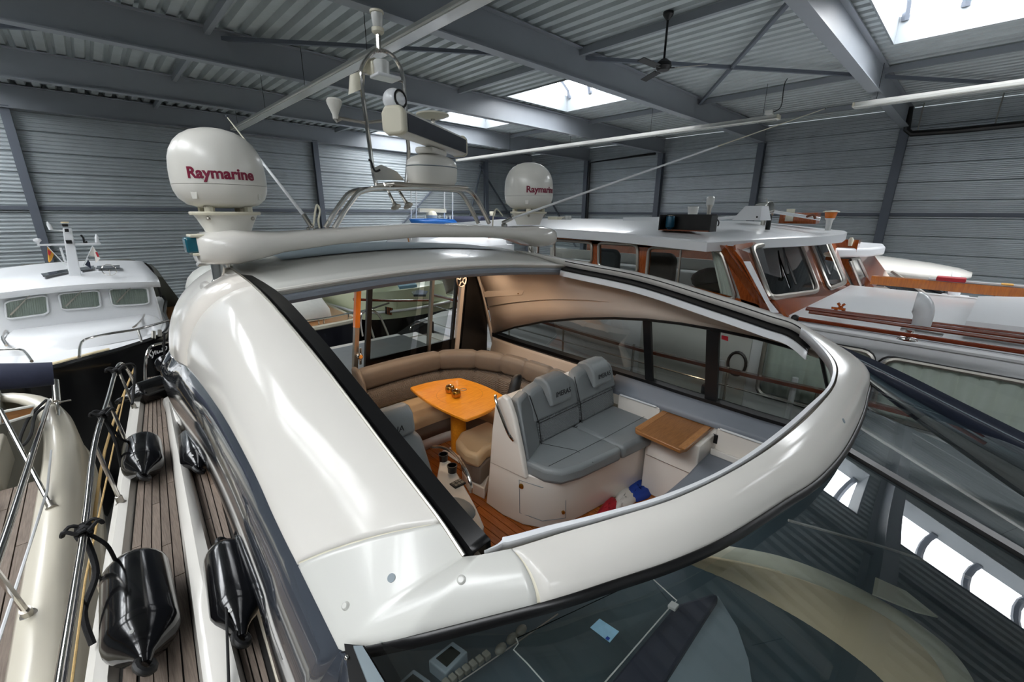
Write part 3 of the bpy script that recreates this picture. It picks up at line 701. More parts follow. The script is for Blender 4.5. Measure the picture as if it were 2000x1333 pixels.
# guard rail with stanchions
rail = thing('guard_rail', 'polished steel guard rail with stanchions along the yacht side deck', 'railing', (GX(3), 3, ZDK))
ry = [1.35, 2.6, 3.62, 4.5, 5.45]
tops = []
for y in ry:
    b = V(GX(y)+.015, y, ZDK+.05); tp = b+V(.01 if y < 3 else -.045, .05 if y > 2 else 0, .44); tops.append(tp)
    s_ = empty_part('stanchion', rail)
    obj('post', MB().tube([b, tp], .0125, 10), 'steel', s_)
    obj('socket', MB().lathe([(.03, 0), (.03, .01), (.02, .015), (.02, .06), (.016, .062)], b-V(0, 0, .01), (tp-b), 14), 'brushed', s_)
top_line = [V(tops[0].x-.02, .2, tops[0].z)]+tops+[V(tops[-1].x+.05, 5.75, tops[-1].z-.06), V(GX(6.0), 6.0, ZDK+.2), V(GX(6.1), 6.1, ZDK)]
obj('top_rail', MB().tube(smooth_path(top_line, 6), .016, 12), 'steel', rail)
obj('lifeline', MB().tube([V(GX(y)-.02, y, ZDK+.25) for y in (.4, 1.35, 2.6, 3.62, 4.5, 5.45)], .005, 6), 'rope', rail)
# --- radar arch
A = []
for X, zt, zb, dpt in ((.44, -.14, -.30, .16), (.5, -.12, -.31, .22), (.62, -.10, -.315, .28), (.74, -.115, -.295, .26), (.9, -.125, -.26, .20), (1.25, -.11, -.225, .17), (1.95, -.08, -.195, .16), (2.7, -.105, -.22, .17),
                        (3.05, -.13, -.25, .20), (3.25, -.12, -.30, .26), (3.38, -.12, -.335, .28), (3.52, -.14, -.33, .24), (3.6, -.17, -.30, .16)):
    c = (zt+zb)/2; h = (zt-zb)/2
    A.append([V(X, 3.25+dpt*math.copysign(abs(math.cos(a))**.6, math.cos(a)), c+h*math.copysign(abs(math.sin(a))**.7, math.sin(a))) for a in [2*PI*k/16 for k in range(16)]])
arch = empty_part('radar_arch', yacht)
obj('arch_beam', MB().loft(A), 'gelcoat', arch, smooth=60)
for X in (.56, 3.42):
    obj('arch_foot', MB().lathe([(.075, 0), (.07, .02), (.06, .03), (.06, .16)], V(X, 3.25, -.44), (0, 0, 1), 20), 'steel', arch)
    obj('foot_plinth', MB().box(X-.12, X+.10, 3.1, 3.4, -.56, -.43), 'gelcoat', arch, bevel=.03)
nl = thing('navigation_light', 'teal starboard navigation light on the end of the radar arch', 'light', (.41, 3.2, -.24))
obj('housing', MB().box(.41, .50, 3.13, 3.27, -.25, -.235).box(.41, .50, 3.13, 3.27, -.145, -.13).box(.455, .5, 3.13, 3.27, -.245, -.135), 'ivory', nl, bevel=.004)
obj('lens', MB().box(.385, .455, 3.145, 3.255, -.235, -.145), 'teal', nl, bevel=.01)
# stainless gantry carrying the radar
gan = empty_part('gantry', arch)
for dy in (-.10, .06):
    pts = [at(642, 445, Y=3.25)+V(0, dy, 0), at(672, 398, Y=3.25)+V(0, dy, 0), at(700, 373, Y=3.25)+V(0, dy, 0), at(770, 369, Y=3.25)+V(0, dy, 0), at(880, 370, Y=3.25)+V(0, dy, 0), at(912, 382, Y=3.25)+V(0, dy, 0), at(942, 436, Y=3.25)+V(0, dy, 0)]
    obj('gantry_tube', MB().tube(smooth_path(pts, 5), .019, 10), 'steel', gan)
obj('radar_plate', MB().box(1.72, 2.44, 3.10, 3.40, .20, .225), 'brushed', gan, bevel=.02)
obj('plate_rim', MB().tube([(1.74, 3.12, .212), (2.42, 3.12, .212), (2.42, 3.38, .212), (1.74, 3.38, .212)], .016, 8, True), 'steel', gan)
# ================================================================== WINDSCREEN AND DASH (parts of the yacht)
def gz(x, y): return -1.045 + .23*(y-.25) - (.06 if x < 2 else .018)*(x-2.0)**2
def gp(u, v, dz=0.0):
    """photo point on the windscreen glass (or on a sheet dz below it)"""
    k = ray(u, v); a, b = .3, 8.0
    for _ in range(50):
        m = (a+b)/2; p = k*m
        if p.z > gz(p.x, p.y)+dz: a = m
        else: b = m
    return k*a
def pane_rows(x0, x1, nx, ya, yb, ny):
    rows = []
    for i in range(nx+1):
        f = i/nx; r = []
        for j in range(ny+1):
            x = lerp(x0(j/ny), x1(j/ny), f); y = lerp(ya(x), yb, j/ny); r.append(V(x, y, gz(x, y)))
        rows.append(r)
    return MB().grid(rows)
Hs = [arm(9+.1*i, 1.0) for i in range(101)]
def Hy(x): return min((abs(h.x-x), h.y) for h in Hs)[1]+.02
mA, mB = gp(1640, 874), gp(2000, 1088)
mx = lambda f: mA.x+(mB.x-mA.x)/(mB.y-mA.y)*(lerp(.22, -1.4, f)-mA.y)
obj('windscreen_pane', pane_rows(lambda f: .34, mx, 24, Hy, -1.4, 10), 'screen_glass', yacht, smooth=80)
obj('windscreen_pane', pane_rows(mx, lambda f: 3.55, 12, Hy, -1.4, 10), 'screen_glass', yacht, smooth=80)
d = (mB-mA); mC = mA+d*2.2; mC.z = gz(mC.x, mC.y)
obj('windscreen_mullion', MB().bar(mA+V(0, 0, .006)-d*.1, mB+V(0, 0, .006), .045, .02).bar(mB+V(0, 0, .006), mC+V(0, 0, .006), .045, .02), 'black', yacht, smooth=0)
sA = gp(700, 1262); sB = gp(775, 1345)
obj('windscreen_pillar', MB().prism([gp(672, 1258, .01), gp(712, 1262, .01), gp(790, 1390, .01), gp(690, 1390, .01)], (0, 0, -.03)), 'black', yacht, smooth=0)
obj('pillar_cover', MB().prism([gp(690, 1262, .022), gp(708, 1262, .022), gp(785, 1390, .022), gp(740, 1390, .022)], (0, 0, -.01)), 'dashgrey', yacht, smooth=0)
obj('pillar_screw', MB().ball(gp(677, 1285, .012), .006, n=10, m=6), 'steel', yacht)
dk_e = []
for t in [9+.1*k for k in range(101)]:
    g = arm(t, 1.0)+V(0, -.012, -.045); m_ = 1.3
    for _ in range(6): m_ = (gz(g.x*m_, g.y*m_)-.34)/g.z
    dk_e.append(g*m_+V(0, .03, 0))
dk_e = [p for p in dk_e if p.x < 4.2]
obj('instrument_deck', MB().grid([[p, V(p.x, lerp(p.y, -.2, .5), gz(p.x, lerp(p.y, -.2, .5))-.34), V(p.x, -.2, gz(p.x, -.2)-.34), V(p.x, -.8, gz(p.x, -.8)-.34), V(p.x, -1.5, gz(p.x, -1.5)-.34)] for p in dk_e]), 'dash', yacht, smooth=60, solid=.02, offset=-1)
def sheet(name, pts, m, dz, th=.01, bev=0):
    return obj(name, MB().prism([gp(u, v, dz) for u, v in pts], (0, 0, -th)), m, yacht, smooth=0, bevel=bev)
for px in (((836, 1290), (884, 1252), (914, 1273), (870, 1318)), ((764, 1346), (808, 1306), (842, 1330), (800, 1372))):
    i_ = empty_part('instrument', yacht)
    o0 = [gp(u, v, -.25) for u, v in px]; c = sum(o0, Vector())/4
    obj('case', MB().prism(o0, (0, 0, -.05)), 'dashgrey', i_, smooth=0, bevel=.005)
    obj('screen', MB().prism([lerp(c, p, .62)+V(0, 0, .002) for p in o0], (0, 0, -.004)), 'lcd', i_, smooth=0)
for k in range(7):
    u, v = lerp(872, 951, k/6), lerp(1330, 1276, k/6)
    sheet('switch', [(u-11, v-1), (u-1, v-9), (u+9, v+1), (u-1, v+10)], 'keygrey', -.25, .02, .003)
obj('switch_trim', MB().tube([gp(880, 1345, -.25), gp(965, 1287, -.25), gp(1090, 1200, -.25)], .002, 5), 'brushed', yacht)
for k, (u, v) in enumerate(((1000, 1248), (1018, 1232), (978, 1268))):
    obj('control_lever', MB().ball(gp(u, v, -.24), .022, .014, .014, 12, 8), 'keygrey', yacht)
sheet('perspex_cover', [(1008, 1247), (1012, 1258), (1003, 1270), (1068, 1340), (1180, 1340), (1312, 1183), (1268, 1125)], 'clear_glass', -.20, .004)
obj('cover_edge', MB().tube([gp(*q, -.198) for q in ((1008, 1247), (1012, 1258), (1003, 1270), (1030, 1297), (1068, 1340))], .0022, 5).tube([gp(*q, -.198) for q in ((1176, 1340), (1312, 1183), (1322, 1174), (1268, 1125))], .0022, 5), 'clear', yacht)
sheet('dash_card', [(1153, 1226), (1171, 1209), (1209, 1234), (1191, 1255)], 'cardblue', -.192, .002)
sheet('card_mark', [(1182, 1248), (1186, 1243), (1192, 1247), (1188, 1252)], 'blue', -.190, .001)
sheet('cover_clip', [(1304, 1182), (1312, 1173), (1327, 1181), (1319, 1191)], 'clear', -.19, .012, .002)
sheet('dash_cover_roll', [(1312, 1190), (1330, 1178), (1396, 1158), (1404, 1166), (1290, 1345), (1182, 1345)], 'dashleather', -.22, .05, .02)
sheet('dash_side_panel', [(1402, 1164), (1440, 1225), (1462, 1290), (1470, 1345), (1292, 1345)], 'dashgrey', -.245, .02)
ro = smooth_path([gp(*q, -.16) for q in ((1395, 1062), (1520, 1085), (1640, 1130), (1760, 1195), (1850, 1262), (1900, 1325), (1930, 1400))], 6)
ri = smooth_path([gp(*q, -.165) for q in ((1372, 1086), (1500, 1112), (1618, 1152), (1720, 1200), (1800, 1262), (1845, 1325), (1870, 1400))], 6)
lo = smooth_path([gp(*q, -.42) for q in ((1312, 1110), (1400, 1160), (1490, 1222), (1570, 1280), (1650, 1338), (1700, 1375), (1760, 1420))], 6)
obj('cream_rim', MB().grid([[a+V(.02, 0, -.05), a+V(.005, 0, -.005), lerp(a, b, .5)+V(0, 0, .012), b]for a, b in zip(ro, ri)]), 'creamrim', yacht, smooth=60, solid=.008, offset=-1)
obj('cream_lining', MB().grid([[a, lerp(a, b, .5)+V(.04, .02, 0), b] for a, b in zip(ri, lo)]), 'creampanel', yacht, smooth=60, solid=.008)
obj('lining_grab', MB().prism([gp(*q, -.28) for q in ((1812, 1280), (1822, 1276), (1850, 1333), (1838, 1340))], (0, 0, -.02)), 'creamrim', yacht, smooth=0)
sheet('cream_flap', [(1704, 1160), (1710, 1128), (1770, 1155), (1832, 1205), (1790, 1195)], 'creamrim', -.10, .006)
obj('pale_line', MB().tube(smooth_path([gp(*q, -.12) for q in ((1540, 1017), (1640, 1045), (1750, 1077), (1870, 1120), (2010, 1182))], 5), .006, 6), 'clear', yacht)  # thin pale line laid below the windscreen glass
# port edge of the screen: light frame, navy side trim
def band(name, a, b, xa, xb, m, off=V(0, 0, 0), th=.012):
    A_ = smooth_path([at(*q, X=xa)+off for q in a], 4); B_ = smooth_path([at(*q, X=xb)+off for q in b], 4)
    obj(name, MB().grid([[p, q] for p, q in zip(A_, B_)]), m, yacht, smooth=50, solid=th)
band('navy_side_trim', ((1640, 676), (1750, 722), (1875, 784), (2000, 846), (2180, 935)), ((1655, 702), (1762, 768), (1880, 833), (2000, 894), (2180, 990)), 3.74, 3.70, 'navyband')
band('side_trim_line', ((1640, 683), (1750, 737), (1875, 801), (2000, 864), (2180, 952)), ((1640, 685), (1750, 739), (1875, 803), (2000, 866), (2180, 954)), 3.715, 3.715, 'dashgrey')
band('side_trim_gap', ((1655, 702), (1762, 768), (1880, 833), (2000, 894), (2180, 990)), ((1672, 722), (1772, 790), (1885, 858), (2000, 922), (2180, 1020)), 3.70, 3.66, 'dash')
band('screen_frame', ((1672, 722), (1772, 790), (1885, 858), (2000, 922), (2180, 1020)), ((1688, 738), (1780, 808), (1890, 885), (2000, 962), (2180, 1080)), 3.66, 3.58, 'gelcoat_grey')
band('screen_frame_seal', ((1688, 738), (1780, 808), (1890, 885), (2000, 962), (2180, 1080)), ((1690, 743), (1780, 816), (1890, 894), (2000, 972), (2180, 1092)), 3.58, 3.57, 'black')
# ================================================================== EQUIPMENT ON THE ARCH
def radome(cx, cy, label, zc=0.0, txt_az=0, tilt=0.0):
    t = thing('satellite_dome', label, 'satellite dome', (cx, cy, -.13))
    z = zc
    obj('pedestal', MB().lathe([(.12, -.13), (.13, -.10), (.155, -.045), (.17, -.02)], (cx, cy, z), (0, 0, 1), 32), 'dome', t)
    obj('pedestal_plate', MB().lathe([(.185, -.02), (.19, -.012), (.19, -.004), (.185, .0)], (cx, cy, z), (0, 0, 1), 32), 'ivory', t)
    for k in range(4):
        a = PI/4+k*PI/2; obj('foot', MB().lathe([(.028, -.004), (.028, .03)], (cx+.14*math.cos(a), cy+.14*math.sin(a), z), (0, 0, 1), 10), 'ivory', t)
        obj('bolt', MB().ball((cx+.165*math.cos(a), cy+.165*math.sin(a), z-.04), .012, n=8, m=6), 'brushed', t)
    prof_b = [(.001, .02), (.12, .022), (.185, .04), (.225, .075), (.243, .12), (.247, .150)]
    prof_t = [(.247, .152), (.2485, .19), (.247, .24), (.24, .30), (.226, .345), (.20, .39), (.165, .425), (.12, .452), (.065, .468), (.001, .473)]
    obj('dome_base', MB().lathe(prof_b, (cx, cy, z), (0, 0, 1), 48, True), 'dome', t, smooth=60)
    obj('dome_cap', MB().lathe(prof_t, (cx, cy, z), (0, 0, 1), 48, True), 'dome', t, smooth=60)
    for k in range(4):
        a = math.radians(txt_az-38)+k*PI/2
        p = V(cx+.232*math.cos(a), cy+.232*math.sin(a), z+.10)
        e = V(-math.sin(a), math.cos(a), 0)
        obj('screw_recess', MB().prism([p+e*.022+V(0, 0, .03), p-e*.022+V(0, 0, .03), p-e*.014+V(0, 0, -.03), p+e*.012+V(0, 0, -.03)], V(math.cos(a), math.sin(a), 0)*.005), 'dome', t, smooth=0)
    def pl(x, y, zz):
        a = math.radians(txt_az) + x/.25; r = .249+zz
        return (cx+r*math.cos(a), cy+r*math.sin(a), z+.205+y)
    text('lettering', 'Raymarine', 'maroon', t, pl, .082, .0026, .0015)
    return t
dL, dR = V(.633, 3.25, 0), V(3.33, 3.25, 0)
radome(dL.x, dL.y, 'larger looking white satellite dome on the near end of the radar arch', .0, math.degrees(math.atan2(-dL.y, -dL.x))+3)
radome(dR.x, dR.y, 'white satellite dome on the far port end of the arch, half behind the whip', .02, math.degrees(math.atan2(-dR.y, -dR.x))+34)
# open array radar
rd = thing('radar_scanner', 'white open array radar scanner on the steel gantry', 'radar', (2.17, 3.25, .225))
body = [(.20, .0), (.225, .03), (.235, .09), (.235, .145), (.225, .185), (.19, .21), (.12, .235), (.06, .24)]
sc = lambda r: r*.98
obj('gearbox', MB().loft([[V(2.17+sc(r)*.98*math.cos(a), 3.25+sc(r)*.72*math.sin(a), .225+h) for a in [2*PI*k/40 for k in range(40)]] for r, h in body]), 'dome', rd, smooth=50)
obj('gearbox_seam', MB().loft([[V(2.17+r*math.cos(a), 3.25+r*.735*math.sin(a), .365+dz) for a in [2*PI*k/40 for k in range(40)]] for r, dz in ((.2265, -.004), (.2315, 0), (.2265, .004))], True, False), 'dashgrey', rd)
bd = V(1.0, .62, 0).normalized(); bs = V(-bd.y, bd.x, 0); bc = V(2.12, 3.16, .575)
obj('turntable', MB().prism([V(2.17, 3.25, .46)+bd*a+bs*b for a, b in ((-.15, -.08), (.15, -.08), (.15, .08), (-.15, .08))], (0, 0, .05)), 'dome', rd, smooth=0, bevel=.02)
def arr(h0, h1, e=1.0, f=1.0):
    out = []
    for l in (h0, h1):
        out.append([bc+bd*l+bs*a*e+V(0, 0, b*f) for a, b in ((-.065, -.045), (-.065, .07), (-.035, .10), (.06, .10), (.085, .06), (.085, -.035), (.05, -.06), (-.035, -.06))])
    return out
obj('array_bar', MB().loft(arr(-.54, .60)), 'dome', rd, smooth=30)
obj('array_face', MB().prism([bc+bd*a-bs*.068+V(0, 0, b) for a, b in ((-.53, -.042), (.59, -.042), (.59, .072), (-.53, .072))], bs*-.004), 'navyband', rd, smooth=0)
for h0, h1 in ((-.60, -.54), (.60, .635)):
    obj('end_cap', MB().loft(arr(h0, h1, 1.12, 1.15)), 'ivory', rd, smooth=30, bevel=.02, seg=3)
# mast hoop
mast = thing('signal_mast', 'stainless hoop mast with white all round light on top', 'mast', at(790, 365, Y=3.3))
L = [(760, 362), (735, 362), (728, 330), (716, 240), (707, 170), (706, 135), (722, 108), (740, 98), (765, 108), (784, 138), (790, 180), (795, 260), (798, 300)]
hoop = smooth_path([at(u, v, Y=3.38) for u, v in L[1:]]+[V(1.99, 3.38, .23)], 5)
obj('hoop', MB().tube(hoop, .016, 10), 'steel', mast)
obj('cross_bar', MB().tube([at(706, 143, Y=3.38), at(787, 160, Y=3.38)], .008, 8), 'steel', mast)
obj('back_plate', MB().prism([at(u, v, Y=3.39) for u, v in ((708, 140), (713, 120), (730, 112), (742, 116), (745, 150))], (0, .004, 0)), 'ivory', mast, smooth=0)
tpm = at(740, 98, Y=3.38); tt = at(738, 60, Y=3.38)
obj('top_tube', MB().tube([tpm, tt-V(0, 0, .02)], .018, 10), 'steel', mast)
ml = empty_part('anchor_light', mast); hz = tt.z
obj('light_base', MB().lathe([(.035, -.02), (.045, -.01), (.045, .015), (.03, .02)], (tt.x, tt.y, hz), (0, 0, 1), 20), 'ivory', ml)
obj('light_lens', MB().lathe([(.034, .02), (.042, .09), (.042, .11)], (tt.x, tt.y, hz), (0, 0, 1), 20), 'clear', ml)
obj('light_cap', MB().lathe([(.05, .11), (.05, .125), (.001, .13)], (tt.x, tt.y, hz), (0, 0, 1), 20), 'ivory', ml)
sl = empty_part('steaming_light', mast); p = at(752, 140, Y=3.30)
obj('light_base', MB().box(p.x-.10, p.x+.09, 3.22, 3.36, p.z-.055, p.z-.03), 'white', sl, bevel=.01)
obj('light_lens', MB().lathe([(.055, -.04), (.058, .06), (.05, .07)], (p.x-.02, 3.31, p.z-.0), (0, 0, 1), 20), 'clear', sl)
obj('light_back', MB().box(p.x-.08, p.x+.03, 3.34, 3.40, p.z-.03, p.z+.07), 'ivory', sl, bevel=.01)
kl = at(697, 160, Y=3.42)
obj('deck_light', MB().loft([[kl+V(.06*math.cos(a)+q*.02, .05*math.sin(a), q*.11+(.03*math.cos(a))) for a in [2*PI*k/12 for k in range(12)]] for q in (-.6, .6)]), 'ivory', mast, smooth=50)
sp_a = at(664, 231, Y=3.42); sp_b = at(712, 240, Y=3.40); sp_c = at(748, 236, Y=3.40)
obj('spar', MB().tube([sp_a, sp_b, sp_c], .012, 8).tube([at(655, 232, Y=3.42)+V(0, 0, -.01), sp_a], .018, 8), 'brushed', mast)
gp_ = at(655, 224, Y=3.42)
obj('gps_cup', MB().lathe([(.02, -.03), (.022, .0), (.03, .02), (.052, .07), (.055, .09), (.045, .105), (.001, .108)], gp_, (0, 0, 1), 20), 'dome', mast)
obj('mast_foot_plate', MB().prism([at(u, v, Y=3.36) for u, v in ((726, 330), (745, 322), (775, 335), (790, 352), (735, 352))], (0, .02, 0)), 'brushed', mast, smooth=0)
obj('cable', MB().tube(smooth_path([at(u, v, Y=3.33) for u, v in ((720, 312), (725, 316), (729, 328), (734, 335), (742, 332))], 4), .008, 6), 'black', mast)
# flat antenna disc behind the radar
dc = at(845, 226, Y=3.7)
dsc = thing('antenna_disc', 'flat pale antenna disc on a post behind the radar bar', 'antenna', V(dc.x, 3.7, .21))
obj('disc', MB().lathe([(.001, -.03), (.08, -.025), (.15, 0), (.15, .012), (.08, .028), (.001, .03)], dc, (0, 0, 1), 32), 'ivory', dsc)
obj('stem', MB().tube([V(2.40, 3.38, .21), V(dc.x, 3.66, .30), V(dc.x, 3.7, dc.z-.02)], .02, 8), 'brushed', dsc)
# searchlight
s0 = at(770, 196, Y=3.12)
sg = thing('searchlight', 'round white searchlight above the radar end cap', 'searchlight', s0)
obj('shell', MB().ball(s0, .082, .082, .078, 24, 14), 'white', sg)
ld = V(.25, -.97, .05).normalized()
obj('bezel', MB().lathe([(.056, .052), (.062, .066), (.05, .07)], s0, ld, 24, False), 'rubber', sg)
obj('lens', MB().lathe([(.001, .074), (.03, .072), (.052, .066), (.052, .05)], s0, ld, 24), 'steel', sg)
obj('bracket', MB().tube([s0-V(0, 0, .06), V(s0.x+.03, 3.25, s0.z-.10), at(794, 245, Y=3.38)], .010, 8), 'brushed', sg)
# twin horns
for k, (u, v, u2, v2) in enumerate(((773, 404, 758, 374), (797, 402, 780, 374))):
    a = at(u, v, Y=3.12); b = at(u2, v2, Y=3.2); dr = (a-b).normalized()
    h = thing('signal_horn', ('left' if k == 0 else 'right')+' one of the two brass trumpet horns hanging under the gantry', 'horn', a, 'twin trumpet horns')
    obj('trumpet', MB().lathe([(.010, -.12), (.010, -.05), (.016, -.02), (.035, .0), (.04, .004)], a, dr, 18, False), 'brushed', h, solid=.002)
    obj('pipe', MB().tube([a-dr*.12, b, b+V(-.0, .05, .06)], .009, 8), 'steel', h)
# whip antennas
def whip(label, base, tip, knee):
    t = thing('whip_antenna', label, 'antenna', base)
    d = (tip-base).normalized()
    obj('ratchet_mount', MB().lathe([(.03, 0), (.03, .02), (.015, .03), (.015, .05)], base-V(0, 0, .0), (0, 0, 1), 12).tube([base+V(0, 0, .04)-d*.02, base+V(0, 0, .05)+d*.08], .017, 10), 'steel', t)
    a = base+V(0, 0, .05)+d*.06
    obj('lower_rod', MB().tube([a, lerp(a, tip, .62)], [.0115, .009], 8), 'white', t)
    obj('upper_rod', MB().tube([lerp(a, tip, .62), tip], [.006, .004], 8), 'ivory', t)
    obj('tip', MB().ball(tip, .010, n=8, m=6), 'navyband', t)
    obj('cable', MB().tube(smooth_path(knee, 5), .007, 6), 'ivory', t)
    return t
b1 = V(at(606, 442, Y=3.2).x, 3.2, -.125)
whip('white whip antenna leaning back behind the near dome', b1, at(443, 228, Y=4.0), [b1+V(.02, 0, .03), at(618, 402, Y=3.2), at(625, 412, Y=3.2), at(622, 430, Y=3.2), at(624, 446, Y=3.2)])
b2 = V(at(985, 432, Y=3.15).x, 3.15, -.12)
tip2 = at(1612, 212, X=6.3)
whip('long white whip antenna slanting to the right in front of the far dome', b2, tip2, [b2+V(-.02, 0, .1), b2+V(-.10, 0, .16), b2+V(-.14, 0, .10), b2+V(-.15, 0, .0)])
# ================================================================== SALOON FURNITURE
def cushion(name, pts, z0, z1, m, parent, bev=.03, seg=3):
    return obj(name, MB().prism([V(x, y, z0) for x, y in pts], (0, 0, z1-z0)), m, parent, smooth=60, bevel=bev, seg=seg)
sofa = thing('dinette_sofa', 'taupe leather wrap-round sofa with quilted lower backs in the saloon', 'sofa', (2.6, 3.5, ZS))
path = smooth_path([V(1.66, 3.85, 0), V(2.15, 3.87, 0), V(2.55, 3.82, 0), V(2.82, 3.62, 0), V(2.97, 3.30, 0), V(3.02, 2.95, 0), V(3.02, 2.62, 0), V(3.0, 2.40, 0)], 8)
def nrm(i):
    a = path[max(0, i-1)]; b = path[min(len(path)-1, i+1)]; t = (b-a).normalized(); return V(-t.y, t.x, 0)   # points outboard
cuts = [0, 16, 25, 32, 39, 47, len(path)-1]
for a, b in zip(cuts[:-1], cuts[1:]):
    for nm, z0, z1, m, tk, back in (('back_cushion', -1.70, -1.48, 'sofa', .11, .02), ('quilted_back', -1.93, -1.705, 'sofaq', .13, -.03)):
        rings = []
        for i in range(a, b+1):
            p, n = path[i], nrm(i); e = .018 if i in (a, b) else 0
            q = [(back-.0+e, z0+.0+e), (back-.035+e, z0+.04), (back-.03+e, z1-.06), (back+.0, z1-.015-e), (back+.05, z1-e), (tk, z1-.01-e), (tk+.02, z0)]
            rings.append([p+n*o+V(0, 0, z) for o, z in q])
        obj(nm, MB().loft(rings), m, sofa, smooth=60)
ins = [path[i]-nrm(i)*.50 for i in range(len(path))]
sc_ = [0, 20, 33, len(path)-1]
for a, b in zip(sc_[:-1], sc_[1:]):
    idx = list(range(a, b+1, 2)); idx = idx if idx[-1] == b else idx+[b]
    rings = []
    for i in idx:
        p, n = path[i], nrm(i); w_ = .50 if i < 22 else .46
        rings.append([p-n*.02+V(0, 0, -2.03), p-n*.02+V(0, 0, -1.92), p-n*(w_-.06)+V(0, 0, -1.915), p-n*(w_-.01)+V(0, 0, -1.94), p-n*w_+V(0, 0, -1.98), p-n*(w_-.01)+V(0, 0, -2.04)])
    obj('seat_cushion', MB().loft(rings), 'tan', sofa, smooth=60)
obj('seat_base', MB().loft([[path[i]-nrm(i)*.44+V(0, 0, -2.04), path[i]-nrm(i)*.42+V(0, 0, -2.22)] for i in range(len(path))], False, False), 'sofa', sofa, solid=.02)
obj('plinth', MB().loft([[path[i]-nrm(i)*.41+V(0, 0, -2.22), path[i]-nrm(i)*.41+V(0, 0, ZS)] for i in range(len(path))], False, False), 'mould', sofa, solid=.02)
obj('end_cheek', MB().prism([V(1.60, 3.99, -1.46), V(1.60, 3.86, -1.47), V(1.60, 3.78, -1.60), V(1.60, 3.74, -1.93), V(1.60, 3.40, -1.95), V(1.60, 3.42, ZS), V(1.60, 4.0, ZS)], (.06, 0, 0)), 'sofa', sofa, bevel=.03, seg=3, smooth=60)
# dinette table
tb = thing('dinette_table', 'glossy honey coloured wooden dinette table on a round pedestal', 'table', (2.30, 3.18, ZS))
cn = [at(*q, Z=-1.665) for q in ((800, 757), (898, 738), (990, 777), (910, 820))]
ring = []
for i in range(4):
    a, b = cn[i], cn[(i+1) % 4]; c = sum(cn, Vector())/4
    for k in range(7):
        f = .02+.96*k/6; p = lerp(a, b, f); o = ((a+b)/2-c).normalized(); ring.append(p+o*.045*math.sin(PI*f))
obj('tabletop', MB().prism(ring, (0, 0, -.03)), 'tablewood', tb, smooth=30, bevel=.008)
obj('top_inlay', MB().lathe([(.217, .0003), (.22, .0008), (.223, .0003)], sum(cn, Vector())/4, (0, 0, 1), 40, False), 'tablewood', tb)
bs_ = at(897, 884, Z=ZS)
obj('pedestal', MB().lathe([(.085, 0), (.08, .1), (.075, .5), (.085, .66)], bs_, (0, 0, 1), 28), 'tablewood', tb)
obj('floor_plate', MB().prism([bs_+V(*q, .002) for q in ((-.13, -.16, 0), (.13, -.16, 0), (.13, .14, 0), (-.13, .14, 0))] if False else [bs_+V(x, y, .002) for x, y in ((-.13, -.17), (.13, -.17), (.13, .12), (-.13, .12))], (0, 0, .02)), 'mould', tb, bevel=.01)
for k, (u, v) in enumerate(((879, 767), (891, 776))):
    p = at(u, v, Z=-1.664)
    cl = thing('candle_holder', ('gold glass candle holder further back on the dinette table', 'gold glass candle holder in front on the dinette table')[k], 'candle holder', p, 'gold candle holders')
    obj('bowl', MB().lathe([(.03, .001), (.042, .012), (.046, .035), (.04, .06), (.036, .066), (.031, .06), (.033, .02), (.001, .012)], p, (0, 0, 1), 20), 'gold', cl)
    obj('rim', MB().lathe([(.034, .064), (.037, .069), (.034, .07)], p, (0, 0, 1), 20, False), 'steel', cl)
p = at(905, 762, Z=-1.663)
tagset(obj('metal_ring', MB().tube([p+V(.03*math.cos(a), .03*math.sin(a), .004) for a in [2*PI*k/16 for k in range(16)]], .003, 6, True), 'brushed'), 'small metal ring lying beside the gold candle holders', 'ring')
# companion double seat
cs = thing('companion_seat', 'grey leather double seat with two headrests on a white moulded base', 'seat', (2.7, 1.9, ZS))
foot = [(1.98, 2.38), (1.98, 2.17), (2.02, 1.98), (2.10, 1.85), (2.24, 1.76), (2.45, 1.72), (3.55, 1.58), (3.55, 2.38)]
topf = [(2.0, 2.34), (2.0, 2.12), (2.02, 1.95), (2.08, 1.78), (2.22, 1.69), (2.45, 1.65), (3.50, 1.55), (3.50, 2.34)]
obj('moulded_base', MB().loft([[V(x, y, ZS) for x, y in foot], [V(x, y, ZS+.2) for x, y in [(lerp(a[0], b[0], .5), lerp(a[1], b[1], .5)) for a, b in zip(foot, topf)]], [V(x, y, -1.88) for x, y in topf]]), 'mould', cs, smooth=40, bevel=.01)
obj('end_panel', MB().prism([V(1.99, 1.93, -1.90), V(1.99, 1.98, -1.70), V(1.99, 2.06, -1.45), V(1.99, 2.13, -1.315), V(1.99, 2.19, -1.30), V(1.99, 2.27, -1.40), V(1.99, 2.31, -1.65), V(1.99, 2.34, -1.95)], (.05, 0, 0)), 'mould', cs, smooth=40, bevel=.015, seg=3)
obj('back_shell', MB().box(2.05, 3.40, 2.22, 2.33, -1.90, -1.38), 'mould', cs, bevel=.03, smooth=40)
door_ = empty_part('locker_door', cs)
dpts = [V(2.015, 2.02, -1.95), V(2.075, 1.835, -1.95), V(2.23, 1.735, -1.95)]
fr_ = [p+V(-.012, -.012, 0) for p in dpts]; bo_ = [p+V(-.002, -.014, -.30) for p in dpts]
obj('door_gap', MB().tube(fr_+bo_[::-1], .0028, 5, True), 'dashgrey', door_)
for f, zz in ((0, -.06),):
    obj('lock', MB().lathe([(.022, -.01), (.022, .006), (.012, .008)], dpts[0]+V(.0, -.03, -.05), (-.8, -.5, 0), 16), 'gold', door_)
for zz in (-.10, -.25):
    obj('hinge', MB().lathe([(.014, -.008), (.014, .006)], dpts[2]+V(-.015, .0, zz), (-.5, -.85, 0), 12), 'gold', door_)
front = [(2.03, 2.0), (2.05, 1.80), (2.12, 1.69), (2.28, 1.635), (2.735, 1.575)]
